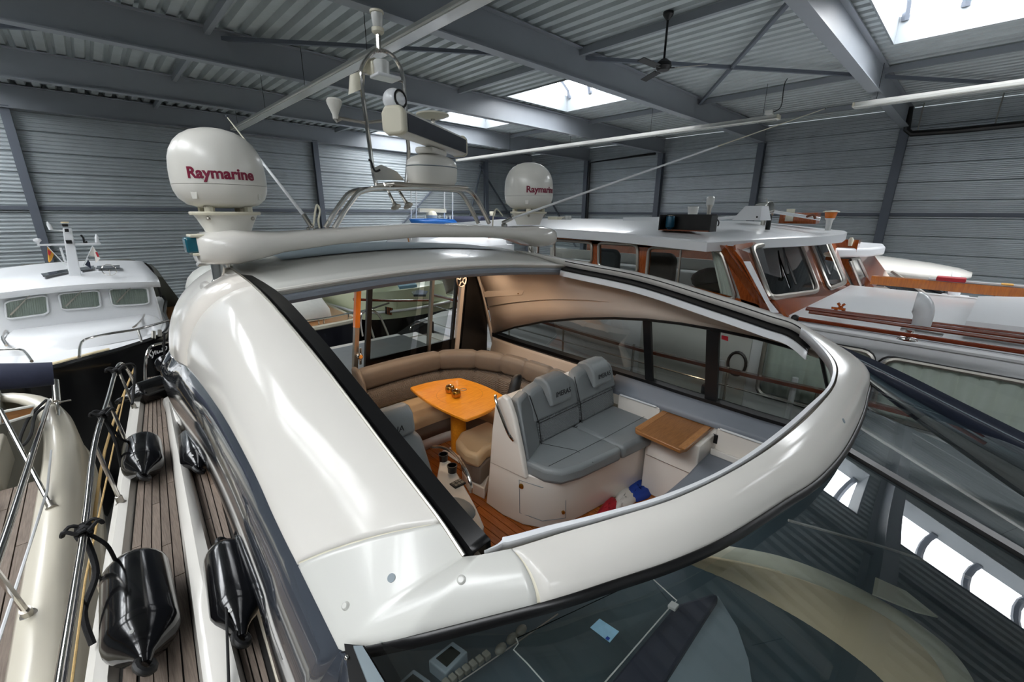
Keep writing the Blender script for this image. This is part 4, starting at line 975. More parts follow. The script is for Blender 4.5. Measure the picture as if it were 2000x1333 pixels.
cushion('seat_cushion', [(2.04, 2.10)]+front+[(2.735, 2.10)], -1.90, -1.775, 'seatgrey', cs, .035)
cushion('seat_cushion', [(2.745, 2.10), (2.745, 1.574), (3.34, 1.50), (3.36, 2.10)], -1.90, -1.775, 'seatgrey', cs, .035)
def back(x0, x1, y0, z0, y1, z1, m, tk=.10, nm='back_cushion', parent=cs, bev=.03, round_top=0):
    rings = []
    nrmv = V(0, -(z1-z0), (y1-y0)).normalized()*-1
    up = V(0, y1-y0, z1-z0)
    pts = []
    if round_top:
        for k in range(9):
            a = PI*k/8; xx = lerp(x1, x0, (1-math.cos(a))/2); pts.append((xx, 1-round_top+round_top*math.sin(a)**.6))
        pts = [(x0, 0), (x1, 0)]+pts
    else: pts = [(x0, 0), (x1, 0), (x1, 1), (x0, 1)]
    poly = [V(x, y0, z0)+up*t for x, t in pts]
    return obj(nm, MB().prism(poly, V(0, tk, .02)), m, parent, smooth=60, bevel=bev, seg=3)
back(2.30, 2.825, 2.06, -1.785, 2.09, -1.60, 'seatgreyq', .12, 'quilted_back')
back(2.835, 3.36, 2.06, -1.785, 2.09, -1.60, 'seatgreyq', .12, 'quilted_back')
back(2.24, 2.825, 2.09, -1.60, 2.17, -1.335, 'seatgrey', .11, round_top=.3)
back(2.835, 3.40, 2.09, -1.60, 2.17, -1.335, 'seatgrey', .11, round_top=.3)
obj('side_wing', MB().prism([V(2.05, 1.95, -1.80), V(2.06, 2.02, -1.50), V(2.10, 2.12, -1.36), V(2.24, 2.16, -1.335), V(2.30, 2.10, -1.60), V(2.30, 2.06, -1.785)], V(-.01, .09, 0)), 'seatgrey', cs, smooth=60, bevel=.025, seg=3)
for x in (2.535, 3.115):
    hr = obj('headrest', MB().loft([[V(x+a, y, z) for a in (-.13, -.12, .12, .13)][0:4] for y, z in ()]) if False else MB().prism([V(x-.13, y, z) for y, z in ((2.075, -1.50), (2.045, -1.48), (2.075, -1.36), (2.11, -1.30), (2.17, -1.275), (2.25, -1.29), (2.28, -1.34), (2.17, -1.36))], (.26, 0, 0)), 'seatgrey', cs, smooth=60, bevel=.018, seg=3)
    fa, fb = V(0, 2.045, -1.48), V(0, 2.075, -1.36); fu = (fb-fa).normalized(); fo = V(0, -fu.z, fu.y)
    text('stitched_lettering', 'IMERAS', 'blackprint', cs, lambda X, Y, Z, x=x: V(x+.02+X, 0, 0)+lerp(fa, fb, .62)+fu*Y+fo*(.004+Z), .058, .0, .001, .15)
for x0, x1 in ((2.30, 2.825), (2.835, 3.36)):
    obj('piping', MB().tube([V(x0, 2.082, -1.602), V(x1, 2.082, -1.602)], .0035, 6), 'rubber', cs)
    obj('piping', MB().tube([V(x0, 2.052, -1.785), V(x1, 2.052, -1.785)], .0035, 6), 'rubber', cs)
obj('piping', MB().tube([V(2.83, 2.055, -1.78), V(2.83, 2.085, -1.60), V(2.83, 2.165, -1.37)], .0035, 6), 'rubber', cs)
obj('piping', MB().tube([V(2.295, 2.05, -1.78), V(2.295, 2.085, -1.60), V(2.25, 2.15, -1.37)], .0035, 6), 'rubber', cs)
obj('cushion_seam', MB().tube([V(2.10, 1.80, -1.773), V(2.735, 1.76, -1.773)], .0018, 5), 'rubber', cs)
obj('cushion_seam', MB().tube([V(2.745, 1.76, -1.773), V(3.34, 1.74, -1.773)], .0018, 5), 'rubber', cs)
obj('cushion_seam', MB().tube([V(2.30, 2.06, -1.773), V(2.42, 1.80, -1.772), V(2.40, 1.62, -1.79)], .0018, 5), 'rubber', cs)
obj('grab_handle', MB().tube(smooth_path([V(1.98, 2.25, -1.32), V(1.95, 2.2, -1.36), V(1.95, 2.08, -1.55), V(1.98, 2.05, -1.62)], 5), .011, 8), 'steel', cs)
# dark jacket draped on the seat back
jk = at(1040, 752, Y=2.42)
tagset(obj('jacket', MB().loft([[V(2.32+.06*math.cos(a)*s+dx, 2.40+.05*math.sin(a)*s, z) for a in [2*PI*k/10 for k in range(10)]] for s, z, dx in ((.5, -1.29, .05), (1, -1.33, .03), (.9, -1.42, 0), (1.2, -1.55, -.05), (.8, -1.7, -.12), (.5, -1.8, -.16))]), 'rubber', smooth=60, subsurf=1), 'black jacket hung over the back of the grey double seat', 'jacket')
# dinette stool seat behind the companion seat
ds = thing('dinette_stool', 'tan cushioned single seat backing onto the grey double seat', 'seat', (2.05, 2.6, ZS))
sp0 = [at(*q, Z=-1.93) for q in ((905, 880), (925, 858), (955, 838), (985, 832))]
cushion('seat_cushion', [(2.12, 2.52), (1.97, 2.45), (1.93, 2.58), (1.98, 2.80), (2.12, 2.90), (2.45, 2.90), (2.45, 2.52)], -2.06, -1.93, 'tan', ds, .04)
cushion('seat_skirt', [(2.14, 2.53), (2.0, 2.47), (1.97, 2.6), (2.02, 2.78), (2.14, 2.86), (2.45, 2.86), (2.45, 2.53)], -2.24, -2.06, 'sofa', ds, .02)
cushion('seat_plinth', [(2.14, 2.53), (2.0, 2.42), (1.97, 2.6), (2.02, 2.76), (2.14, 2.84), (2.45, 2.84), (2.45, 2.53)], ZS, -2.24, 'mould', ds, .01)
# teak folding table on its locker
tk = thing('chart_table', 'teak flip table with rounded corners on a white locker', 'table', (3.2, 1.4, ZS))
A_, B_, C_, D_ = [at(*q, Z=-1.68) for q in ((1306, 795), (1398, 829), (1335, 882), (1236, 838))]
poly = [A_, B_, lerp(B_, C_, .9), lerp(C_, D_, .06)+V(0, 0, 0), lerp(C_, D_, .94), lerp(D_, A_, .06)]
obj('tabletop', MB().prism(poly, (0, 0, -.035)), 'teaktop', tk, bevel=.008, smooth=30)
for a, b in ((A_, D_), (B_, C_)):
    n = V(0, -1, 0) if a is A_ else V(0, 1, 0)
    obj('edge_strip', MB().bar(lerp(a, b, .05)+n*.03, lerp(a, b, .95)+n*.03, .05, .006), 'teakedge', tk, smooth=0)
obj('table_latch', MB().box(A_.x-.02, A_.x-.002, 1.36, 1.40, -1.679, -1.672), 'black', tk, smooth=0)
obj('locker', MB().box(3.10, 3.52, 1.13, 1.58, ZS, -1.72), 'mould', tk, bevel=.012)
obj('locker_seam', MB().box(3.095, 3.10, 1.15, 1.56, -1.985, -1.98), 'brushed', tk, smooth=0)
# forward lounge seat
ls = thing('lounge_seat', 'grey padded forward lounge seat with a curved edge under the front moulding', 'seat', (3.1, .8, ZS))
pp = [at(*q, Z=-1.875) for q in ((1394, 873), (1376, 890), (1356, 911), (1343, 925), (1314, 950), (1270, 985), (1340, 1010), (1470, 940), (1500, 905), (1447, 888))]
obj('seat_pad', MB().prism([p+V(0, 0, -.11) for p in pp], (0, 0, .11)), 'ledge', ls, smooth=60, bevel=.02, seg=3)
pc_ = sum(pp, Vector())/len(pp)
obj('seat_base', MB().prism([lerp(pc_, p, .94)+V(0, 0, ZS+1.875) for p in pp], (0, 0, -1.99-ZS)), 'mould', ls, smooth=40, bevel=.01)
# flag bundled on the sole
fg = thing('folded_flag', 'bundled red white and blue flag lying on the teak sole', 'flag', (3.0, 1.6, ZS))
def cloth(name, pts, m, h=.05, sd=1):
    random.seed(sd); P_ = [at(*q, Z=ZS+.03) for q in pts]; c = sum(P_, Vector())/len(P_)
    rings = []
    for s, z in ((1, .002), (.97, h*.5), (.7, h), (.35, h*.8+.01), (.05, h)):
        rings.append([lerp(c, p, s)+V(random.uniform(-.012, .012), random.uniform(-.012, .012), z-.03+random.uniform(-.006, .006)) for p in smooth_path(P_, 3, True)])
    return obj(name, MB().loft(rings), m, fg, smooth=80)
cloth('blue_cloth', ((1228, 950), (1252, 932), (1262, 948), (1272, 960), (1246, 978), (1222, 972)), 'blue', .05, 2)
cloth('white_cloth', ((1200, 975), (1222, 950), (1236, 962), (1240, 980), (1215, 990), (1204, 995)), 'cloth', .055, 3)
cloth('red_cloth', ((1168, 1002), (1190, 970), (1206, 975), (1204, 995), (1180, 1010)), 'red', .05, 4)
obj('flag_cord', MB().tube(smooth_path([at(*q, Z=ZS+.02) for q in ((1248, 935), (1262, 925), (1275, 916), (1270, 928), (1262, 934))], 4), .008, 6), 'cloth', fg)
# helm seat and console
hs_ = thing('helm_chair', 'grey leather helm seat half hidden behind the black roof track', 'seat', (1.2, 2.2, ZS))
hx = 1.17
obj('headrest', MB().prism([V(hx-.17, y, z) for y, z in ((2.40, -1.46), (2.36, -1.44), (2.38, -1.30), (2.44, -1.25), (2.52, -1.26), (2.55, -1.33), (2.52, -1.44))], (.36, 0, 0)), 'seatgrey', hs_, smooth=60, bevel=.03, seg=3)
obj('backrest', MB().prism([V(hx-.24, y, z) for y, z in ((2.10, -1.92), (2.16, -1.80), (2.33, -1.47), (2.42, -1.44), (2.50, -1.50), (2.36, -1.90))], (.46, 0, 0)), 'seatgrey', hs_, smooth=60, bevel=.05, seg=3)
obj('seat_cushion', MB().box(hx-.24, hx+.20, 1.72, 2.2, -1.98, -1.86), 'seatgrey', hs_, smooth=60, bevel=.04, seg=3)
obj('seat_column', MB().lathe([(.16, 0), (.12, .05), (.10, .3)], (hx, 1.98, ZS), (0, 0, 1), 20), 'steel', hs_)
fa, fb = V(0, 2.36, -1.44), V(0, 2.38, -1.30)
text('stitched_lettering', 'SERIA', 'blackprint', hs_, lambda X, Y, Z: V(hx+.02+X, 2.368-.002-Z, -1.38+Y), .062, .0, .001, .15)
hc = thing('helm_console', 'white side console with cup holders and chrome grab rail beside the helm', 'console', (1.40, 1.85, ZS))
ct = [at(*q, Z=-1.76) for q in ((860, 893), (880, 900), (905, 945), (930, 990), (945, 1025), (938, 1050), (880, 1000), (850, 950))]
obj('body', MB().prism(ct, (0, 0, ZS+1.76)), 'mould', hc, bevel=.015, smooth=40, seg=3)
for u, v in ((866, 890), (883, 912)):
    p = at(u, v, Z=-1.72)
    obj('cup_holder', MB().lathe([(.03, -.06), (.033, .0), (.036, .004), (.036, .012), (.03, .012), (.027, -.03), (.001, -.03)], p, (0, 0, 1), 18), 'black', hc)
p = at(894, 945, Z=-1.757); obj('switch_panel', MB().box(p.x-.045, p.x+.045, p.y-.035, p.y+.035, -1.765, -1.752), 'black', hc, bevel=.004)
for i in range(3):
    for j in range(2): obj('switch', MB().box(p.x-.034+i*.025, p.x-.014+i*.025, p.y-.026+j*.028, p.y-.004+j*.028, -1.753, -1.748), 'keygrey', hc, smooth=0)
obj('grab_rail', MB().tube(smooth_path([at(*q, Z=z) for q, z in (((845, 874), -1.68), ((870, 876), -1.66), ((893, 893), -1.66), ((910, 920), -1.68), ((919, 945), -1.74), ((920, 962), -1.80))], 5), .012, 10), 'steel', hc)
obj('knee_pad', MB().ball(at(903, 990, Z=-1.76)+V(-.03, 0, -.01), .09, .14, .035, 18, 10), 'seatgrey', hc)
# ================================================================== FENDERS AND LINES ON THE SIDE DECK
def fender(label, c, ax, ln, r, loc_z=None, rad_up=None):
    ax = Vector(ax).normalized(); c = Vector(c)
    t = thing('fender', label, 'fender', c-V(0, 0, r))
    pr = [(.02, -ln/2-.035), (.03, -ln/2-.01), (.035, -ln/2+.01), (.5*r, -ln/2+.045), (.82*r, -ln/2+.09), (.97*r, -ln/2+.125), (r, -ln/2+.15), (r, 0), (r, ln/2-.10), (.97*r, ln/2-.07), (.85*r, ln/2-.035), (.55*r, ln/2-.01), (.035, ln/2-.01), (.03, ln/2+.01), (.02, ln/2+.035)]
    obj('body', MB().lathe(pr, c, ax, 28), 'fender', t, smooth=60)
    for s in (-1, 1):
        e = c+ax*s*(ln/2+.03); u = ax.orthogonal().normalized(); w_ = ax.cross(u)
        obj('eye', MB().tube([e+ax*s*.012+(ax*math.cos(a)+w_*math.sin(a))*.035 for a in [2*PI*k/12 for k in range(12)]], .016, 8, True), 'rubber', t)
        obj('valve', MB().lathe([(.008, 0), (.008, .004), (.001, .005)], c+ax*s*(ln/2-.07)+V(-.02, 0, r*.70), V(0, s*.6, .8), 10), 'clear', t)
    return t
r1 = .14
fender('large black fender lying nearest on the teak side deck', at(272, 1185, Z=ZDK+r1), V(.02, 1, .02), .66, r1)
fender('second black fender further aft on the teak side deck', at(279, 893, Z=ZDK+.125), V(.06, 1, .02), .56, .125)
fender('black fender lying crosswise at the far end of the side deck', at(310, 757, Z=ZDK+.11), V(1, .45, .03), .62, .12)
fender('black fender wedged between coaming and cabin side, further aft', at(381, 880, Z=ZDK+.11), V(.08, 1, .0), .62, .105)
fender('black fender standing between coaming and cabin side, nearest', at(452, 1145, Z=ZDK+.11), V(.1, 1, .06), .60, .105)
def line(label, pts, m, r=.008, name='rope', knot=None):
    t = thing(name, label, 'rope', pts[0]); obj('line', MB().tube(smooth_path(pts, 6), r, 7), m, t)
    if knot is not None:
        k_ = []
        for i in range(44):
            a = 2*PI*i/10; k_.append(knot+V(.026*math.cos(a), -.03+.06*i/44+.008*math.sin(i*1.7), .026*math.sin(a)))
        obj('hitch', MB().tube(k_, r*1.1, 6), m, t)
        for s in (-1, 1):
            lp = [knot+V(s*(.015+.055*math.sin(PI*i/12)), -.01+.022*math.cos(PI*i/12), .03+.015*math.sin(i*.9)) for i in range(13)]
            obj('loop', MB().tube(lp, r, 6), m, t)
    return t
def rail_at(y):
    for a, b in zip(tops[:-1], tops[1:]):
        if a.y <= y <= b.y: return lerp(a, b, (y-a.y)/(b.y-a.y))
    return tops[0]
k1 = rail_at(2.62); f1 = at(255, 1082, Z=ZDK+.2)
line('black line hitched to the rail and running to the nearest fender', [k1, k1+V(.06, -.02, -.10), lerp(k1, f1, .6)+V(0, 0, -.12), f1], 'blackrope', .009, knot=k1)
g1 = V(GX(2.3), 2.35, ZDK+.08); line('black tail of line twisted round the nearest stanchion', [k1+V(0, -.02, 0), lerp(k1, g1, .4)+V(.03, 0, 0), lerp(k1, g1, .7)+V(-.02, 0, 0), g1], 'blackrope', .014)
k2 = rail_at(4.2); f2 = at(285, 848, Z=ZDK+.2)
line('black line hitched to the rail by the second fender', [k2, k2+V(.06, -.05, -.2), lerp(k2, f2, .6)+V(0, 0, -.12), f2], 'blackrope', .009, knot=k2)
line('black tail of line hanging below the second hitch', [k2+V(0, -.02, 0), k2+V(.03, -.1, -.2), k2+V(.02, -.05, -.42)], 'blackrope', .012)
k3 = rail_at(5.35); line('black line lashed over the curved end of the rail', [k3, k3+V(.08, .15, .01), k3+V(.14, .3, -.08), at(258, 790, Z=ZDK+.2)], 'blackrope', .012, knot=k3)
la = at(440, 1130, Z=ZDK+.2); lb = at(447, 1345, Z=ZDK+.12)
line('thin black line running forward from the nearest wedged fender', [la, lerp(la, lb, .4), lb], 'blackrope', .006)
line('tan rope stretched low along the gap outside the rail', [at(150, 1345, Z=-2.2), at(205, 880, Z=-2.25), at(262, 720, Z=-2.3)], 'rope', .012)

bq = at(325, 712, Z=-1.85)
rf_ = thing('ball_fender', 'round black ball fender hanging past the arch foot of the yacht', 'fender', bq)
obj('ball', MB().ball(bq, .12, n=24, m=14), 'fender', rf_); obj('strap', MB().tube([bq+V(0, 0, .12), bq+V(.05, 0, .40)], .012, 6), 'blackrope', rf_)
er = thing('stern_guard_hoop', 'bent steel guard hoop at the aft end of the side deck', 'railing', at(284, 745, Z=ZDK))
obj('hoop', MB().tube(smooth_path([at(284, 745, Z=-1.9), at(284, 715, Z=-1.75), at(288, 690, Z=-1.62), at(298, 676, Z=-1.58), at(330, 668, Z=-1.58)], 5), .016, 10), 'steel', er)
# ================================================================== SALOON LAMPS
for x, y in ((1.1, 3.05), (2.01, 3.1), (2.9, 3.1), (1.3, 3.8), (2.2, 3.85), (3.0, 3.75)):
    ld_ = bpy.data.lights.new('saloon_lamp', 'SPOT'); ld_.energy = CABIN_W; ld_.color = (1.0, .75, .53); ld_.shadow_soft_size = .035
    ld_.spot_size = math.radians(155); ld_.spot_blend = .6
    lo_ = bpy.data.objects.new('saloon_lamp', ld_); C.objects.link(lo_); lo_.location = (x, y, ZC-.545)
    if (x, y) not in ((2.01, 3.1), (2.9, 3.1)):  # spots outside this pair are added to brighten the saloon, fittings included
        zc_ = -.53+.05*math.sin(PI*(x-.62)/2.83)
        d = empty_part('ceiling_spot', yacht)
        obj('bezel', MB().lathe([(.035, 0), (.04, -.008), (.028, -.014)], (x, y, zc_+.004), (0, 0, 1), 20, False), 'steel', d)
        obj('bulb', MB().lathe([(.001, -.008), (.028, -.008), (.028, 0)], (x, y, zc_+.004), (0, 0, 1), 16), 'led', d)
# ================================================================== COCKPIT OF THE YACHT
obj('cockpit_floor', MB().box(.5, 3.5, 4.62, 6.6, ZS-.05, ZS), 'cream_gel', yacht, smooth=0)
obj('cockpit_coaming', MB().box(3.45, 3.8, 4.6, 6.4, -2.3, -1.98), 'gelcoat', yacht, bevel=.05, smooth=40)
obj('cockpit_coaming', MB().box(.2, .5, 4.7, 5.5, -2.3, -1.85), 'gelcoat', yacht, bevel=.05, smooth=40)
lp = thing('cockpit_lounge', 'grey covered sun lounge in the cockpit beyond the saloon doors', 'lounge', (2.6, 5.9, ZS))
cushion('lounge_pad', [(1.35, 4.75), (3.38, 4.75), (3.38, 6.1), (1.5, 6.1)], -2.0, -1.89, 'cabingrey', lp, .06)
cushion('lounge_base', [(1.45, 4.8), (3.36, 4.8), (3.36, 6.05), (1.6, 6.05)], ZS, -2.0, 'cream_gel', lp, .02)
cushion('lounge_surround', [(1.3, 6.11), (3.39, 6.11), (3.39, 6.3), (1.3, 6.3)], ZS, -1.92, 'gelcoat', lp, .04)
bx = thing('davit_cover', 'black wedge shaped canvas cover standing on the aft coaming', 'cover', at(830, 665, Y=6.9))
w0 = [at(*q, Y=6.9) for q in ((793, 658), (803, 664), (848, 660), (848, 628), (832, 632))]
obj('canvas', MB().prism(w0, (0, .35, 0)), 'black', bx, smooth=0, bevel=.02)
ar = thing('stern_rail', 'pair of arched steel boarding rails at the stern seen through the doors', 'railing', at(750, 660, Y=7.0))
obj('hoop', MB().tube(smooth_path([at(*q, Y=7.0) for q in ((708, 657), (704, 630), (708, 612), (724, 606), (740, 616), (752, 640), (760, 660))], 5), .02, 8), 'steel', ar)
obj('hoop', MB().tube(smooth_path([at(*q, Y=7.0) for q in ((730, 660), (724, 640), (718, 612))], 5), .02, 8), 'steel', ar)
obj('hoop', MB().tube(smooth_path([at(*q, Y=7.05) for q in ((800, 655), (803, 640), (812, 634), (840, 626))], 5), .02, 8), 'steel', ar)
# ================================================================== GENERIC HULL
def hull_from(name, outline, zs, parent, m, keel=-4.9, keelx=None):
    """outline: closed plan polygon at sheer; lofted down with tumblehome to a keel"""
    out = smooth_path(outline, 4, True); cx = sum(p.x for p in out)/len(out); cy = sum(p.y for p in out)/len(out)
    rings = []
    for f, z in ((1, 0), (.985, -.5), (.94, -1.1), (.75, -1.7), (.35, -2.2), (.06, keel-zs)):
        rings.append([V(cx+(p.x-cx)*f, cy+(p.y-cy)*(1-(1-f)*.55), zs+z+p.z) for p in out])
    mb = MB().loft(rings, True, True)
    return obj(name, mb, m, parent, smooth=50)
def keelblock(parent, x, y): obj('keel', MB().box(x-.1, x+.1, y-1.5, y+1.5, ZF, -4.7), 'caulk', parent, smooth=0)
# ================================================================== NEIGHBOURING CREAM YACHT (left, near)
ny = thing('cream_yacht', 'cream hulled yacht alongside on the left with teak deck and navy roll', 'boat', (-2.0, 2.0, ZF))
gl_ = [V(-.48, y, -1.95) for y in (-3, -1, 1, 2, 3, 4, 4.9)]+[V(-.50, 5.5, -1.88), V(-.60, 6.0, -1.82), V(-.85, 6.35, -1.78), V(-1.4, 6.5, -1.76), V(-2.4, 6.5, -1.76), V(-3.6, 6.5, -1.76)]
gl_ = smooth_path(gl_, 4)
def out_n(i, P_):
    t = (P_[min(len(P_)-1, i+1)]-P_[max(0, i-1)]).normalized(); return V(t.y, -t.x, 0)
prof = [(-.16, -.02), (-.14, .015), (-.05, .02), (0, -.01), (.035, -.10), (.05, -.30), (.07, -.55), (.04, -.95), (-.1, -1.5), (-.5, -2.2), (-1.2, -2.75)]
obj('hull', MB().grid([[p+out_n(i, gl_)*o+V(0, 0, z) for o, z in prof] for i, p in enumerate(gl_)]), 'cream_gel', ny, smooth=60, solid=.02)
obj('rubbing_strake', MB().tube([p+out_n(i, gl_)*.075+V(0, 0, -.50) for i, p in enumerate(gl_)], .02, 8), 'cream_gel', ny)
obj('keel', MB().box(-2.2, -1.9, -2, 6, ZF, -4.5), 'cream_gel', ny, smooth=0)
obj('deck_bed', MB().box(-3.6, -.62, -3, 4.62, -2.10, -2.015), 'caulk', ny, smooth=0)
xs = -.64
for k in range(16):
    y = -1.5-(k*.37 % 1)
    while y < 4.6:
        a, b = max(y, -1.2), min(y+1.3, 4.6); y += 1.3
        if b-a > .05: obj('deck_plank', MB().box(xs-.072, xs-.004, a+.003, b-.003, -2.02, -2.0), 'deckteak', ny, smooth=0)
    xs -= .075
obj('inner_bulwark', MB().grid([[V(-.62, y, -1.95), V(-.63, y, -2.02)] for y in (-3, 4.6)]), 'gelcoat_grey', ny, smooth=0, solid=.02)
# cockpit end with recessed opening
obj('aft_coaming', MB().box(-3.6, -.95, 5.35, 6.4, -2.10, -1.62), 'gelcoat_grey', ny, bevel=.06, smooth=40, seg=3)
obj('aft_bench', MB().box(-3.6, -.85, 4.62, 5.35, -2.10, -1.80), 'cream_gel', ny, bevel=.04, smooth=40)
q = [at(*p, Y=5.34) for p in ((0, 805), (68, 792), (62, 810), (10, 826), (0, 828))]
obj('locker_opening', MB().prism(q, (0, -.012, 0)), 'teaktop', ny, smooth=0)
obj('opening_frame', MB().tube([p+V(0, -.012, 0) for p in q], .014, 6, True), 'gelcoat_grey', ny)
rl = thing('bent_guard_rail', 'polished guard rail of the cream yacht at the left edge', 'railing', (-.56, 3.4, -1.95))
ra = [at(*q_, X=x) for q_, x in (((-40, 1190), -.60), ((20, 1020), -.60), ((62, 890), -.60), ((97, 782), -.60))]
obj('top_rail', MB().tube(smooth_path(ra, 6), .018, 12), 'steel', rl)
for (u, v, u2, v2) in ((57, 1203, -25, 1095), (102, 994, 0, 800)):
    b = at(u, v, Z=-1.93); tpp = at(u2, v2, Z=-1.45)
    s_ = empty_part('stanchion', rl)
    obj('post', MB().tube([b, tpp], .014, 10), 'steel', s_); obj('socket', MB().lathe([(.032, 0), (.032, .01), (.022, .016), (.022, .06)], b, tpp-b, 14), 'brushed', s_)
obj('lower_wire', MB().tube([at(-10, 1275, Z=-1.75), at(92, 960, Z=-1.75), at(100, 880, Z=-1.75)], .007, 6), 'white', rl)
bp_ = at(115, 832, Z=-1.90); bt = at(108, 745, X=bp_.x)
br = empty_part('rail_end_bracket', rl)
obj('foot_post', MB().tube([bp_, lerp(bp_, bt, .55)], .016, 10), 'steel', br)
obj('sleeve', MB().tube([lerp(bp_, bt, .5), bt], .03, 14), 'steel', br)
obj('pin', MB().tube([lerp(bp_, bt, .5)+V(-.06, 0, 0), lerp(bp_, bt, .5)+V(.10, -.02, 0)], .008, 6), 'steel', br)
nr = at(0, 737, Y=5.6); nr2 = at(104, 730, Y=5.6)
tagset(obj('rolled_awning', MB().tube([V(-3.4, 5.6, nr.z), V(-2.2, 5.58, nr.z+.005), nr+V(0, .02, 0), lerp(nr, nr2, .5)+V(0, -.01, 0), nr2], [.11, .115, .118, .112, .105], 18), 'darkblue'), 'navy canvas roll lying across the stern of the cream yacht', 'canvas roll')
line('loop of black line hanging over the rail of the cream yacht', [at(*q_, Z=-1.75) for q_ in ((96, 790), (70, 810), (60, 850), (45, 870), (38, 860), (58, 815), (90, 782))], 'blackrope', .012)
tagset(obj('boat_fender_step', MB().box(-1.02, -.86, 4.2, 4.36, -2.0, -1.86), 'ivory', bevel=.03, seg=3), 'small rounded white block on the teak deck of the cream yacht', 'block')
# ================================================================== WHITE CRUISER WITH BLACK HULL
kc = thing('white_cruiser', 'white cruiser with black hull and curtained windows behind on the left', 'boat', (-.35, 10.5, ZF))
ol = [V(.78, 14, 0), V(.76, 11, 0), V(.60, 9.3, 0), V(.10, 8.72, -.02), V(-.33, 8.42, -.02), V(-.72, 8.08, 0), V(-1.15, 7.95, 0), V(-1.65, 8.4, 0), V(-1.95, 9.4, 0), V(-2.05, 11, 0), V(-2.0, 14, 0)]
hull_from('hull', ol, -2.02, kc, 'blackhull'); keelblock(kc, -.6, 11.5)
ols = smooth_path(ol, 4, True); cK = V(-.6, 11, 0)
obj('gunwale', MB().tube([p+V(0, 0, -2.0) for p in ols], .035, 8, True), 'blackhull', kc)
obj('foredeck', MB().prism([lerp(cK, p, .98)+V(0, 0, -2.01) for p in ols], (0, 0, .02)), 'white', kc, smooth=0)
obj('deck_margin', MB().tube([lerp(cK, p, .96)+V(0, 0, -1.98) for p in ols[14:34]], .025, 6), 'creampanel', kc)
tr = [V(-1.35, 10.05, 0), V(.66, 10.05, 0), V(.56, 9.5, 0), V(.25, 9.12, 0), V(-.33, 8.95, 0), V(-.95, 8.98, 0), V(-1.38, 9.2, 0)]
obj('cabin_trunk', MB().loft([[p+V(0, 0, -2.0) for p in tr], [lerp(V(-.35, 10.05, 0), p, .93)+V(0, 0, -1.86) for p in tr], [lerp(V(-.35, 10.05, 0), p, .80)+V(0, 0, -1.78) for p in tr]]), 'white', kc, smooth=50)
def kp(u, v, off=0): return at(u, v, Y=10.0-off)
zr = -1.29
fr = [V(-1.36, 10.0, -2.0), V(.66, 10.0, -2.0), V(.63, 10.06, -1.26), V(-1.33, 10.06, -1.26)]
obj('wheelhouse', MB().loft([[V(-1.38, 10, -2.0), V(.66, 10, -2.0), V(.66, 13, -2.0), V(-1.38, 13, -2.0)], [V(-1.34, 10.03, -1.15), V(.62, 10.03, -1.15), V(.62, 13, -1.15), V(-1.34, 13, -1.15)]]), 'white', kc, smooth=30, bevel=.04)
rf = []
for y, z in ((9.82, -1.235), (9.80, -1.15), (10.0, -1.09), (12.9, -1.03), (13.0, -1.08)):
    rf.append([V(lerp(-1.44, .72, k/10), y+.12*(abs(k-5)/5)**2*(1 if y < 11 else 0), z-.07*((k-5)/5)**2) for k in range(11)])
obj('roof', MB().grid(rf), 'white', kc, smooth=40, solid=.03)
for (u0, v0), (u1, v1), (u2, v2), (u3, v3) in (((9, 590), (91, 576), (95, 613), (13, 624)), ((114, 574), (193, 567), (197, 600), (121, 606)), ((212, 564), (287, 562), (292, 594), (220, 598))):
    w_ = empty_part('window', kc)
    c4 = [kp(u0, v0, .02), kp(u1, v1, .02), kp(u2, v2, .02), kp(u3, v3, .02)]
    rr = []
    for i in range(4):
        a, b, c = c4[i-1], c4[i], c4[(i+1) % 4]
        for f in (.0, .5, 1.0): rr.append(lerp(lerp(b, a, .12), lerp(b, c, .12), f)*.75+b*.25 if f == .5 else (lerp(b, a, .12) if f == 0 else lerp(b, c, .12)))
    obj('pane', MB().prism(rr, (0, -.006, 0)), 'clear_glass', w_, smooth=0)
    obj('frame', MB().tube([p+V(0, -.01, 0) for p in rr], .014, 6, True), 'white', w_)
    tl, tr_, br_, bl = c4; n = 18
    cu = []
    for k in range(n*3+1):
        f = k/(n*3); o = V(0, .006+.010*math.sin(f*n*2*PI), 0)
        if k/(n*3) < .0: continue
        cu.append([lerp(tl, tr_, f)+o, lerp(bl, br_, f)+o])
    obj('curtain', MB().grid(cu), 'curtain', w_, smooth=80)
    obj('back_board', MB().prism([p+V(0, .004+.0, 0) for p in c4], (0, .02, 0)), 'curtain', w_, smooth=0)
    a, b = lerp(tl, tr_, .62)+V(0, -.03, .04), lerp(bl, br_, .12)+V(0, -.03, .06)
    obj('wiper', MB().bar(a, b, .014, .012).bar(lerp(a, b, .55), b, .03, .02), 'brushed', w_)
hp = [at(*q_, Z=-1.90) for q_ in ((107, 650), (113, 637), (182, 629), (187, 637), (180, 644))]
obj('foredeck_hatch', MB().prism([p+V(0, 0, .03) for p in hp], (0, 0, .03)), 'darkpane', kc, smooth=0, bevel=.01)
obj('hatch_frame', MB().tube([p+V(0, 0, .04) for p in hp], .02, 6, True), 'white', kc)
for pts in (((282, 604), (281, 618), (270, 632), (260, 640)), ((25, 633), (12, 645), (5, 660), (12, 675))):
    obj('grab_handle', MB().tube(smooth_path([at(*q_, Z=-1.78) for q_ in pts], 4), .016, 6), 'steel', kc)
for pts in (((155, 697), (157, 676), (168, 663), (215, 652), (270, 643), (330, 626)), ((62, 706), (50, 690), (38, 683), (0, 684), (-40, 690))):
    obj('pulpit_rail', MB().tube(smooth_path([at(*q_, Z=-1.80) for q_ in pts], 4), .018, 8), 'steel', kc)
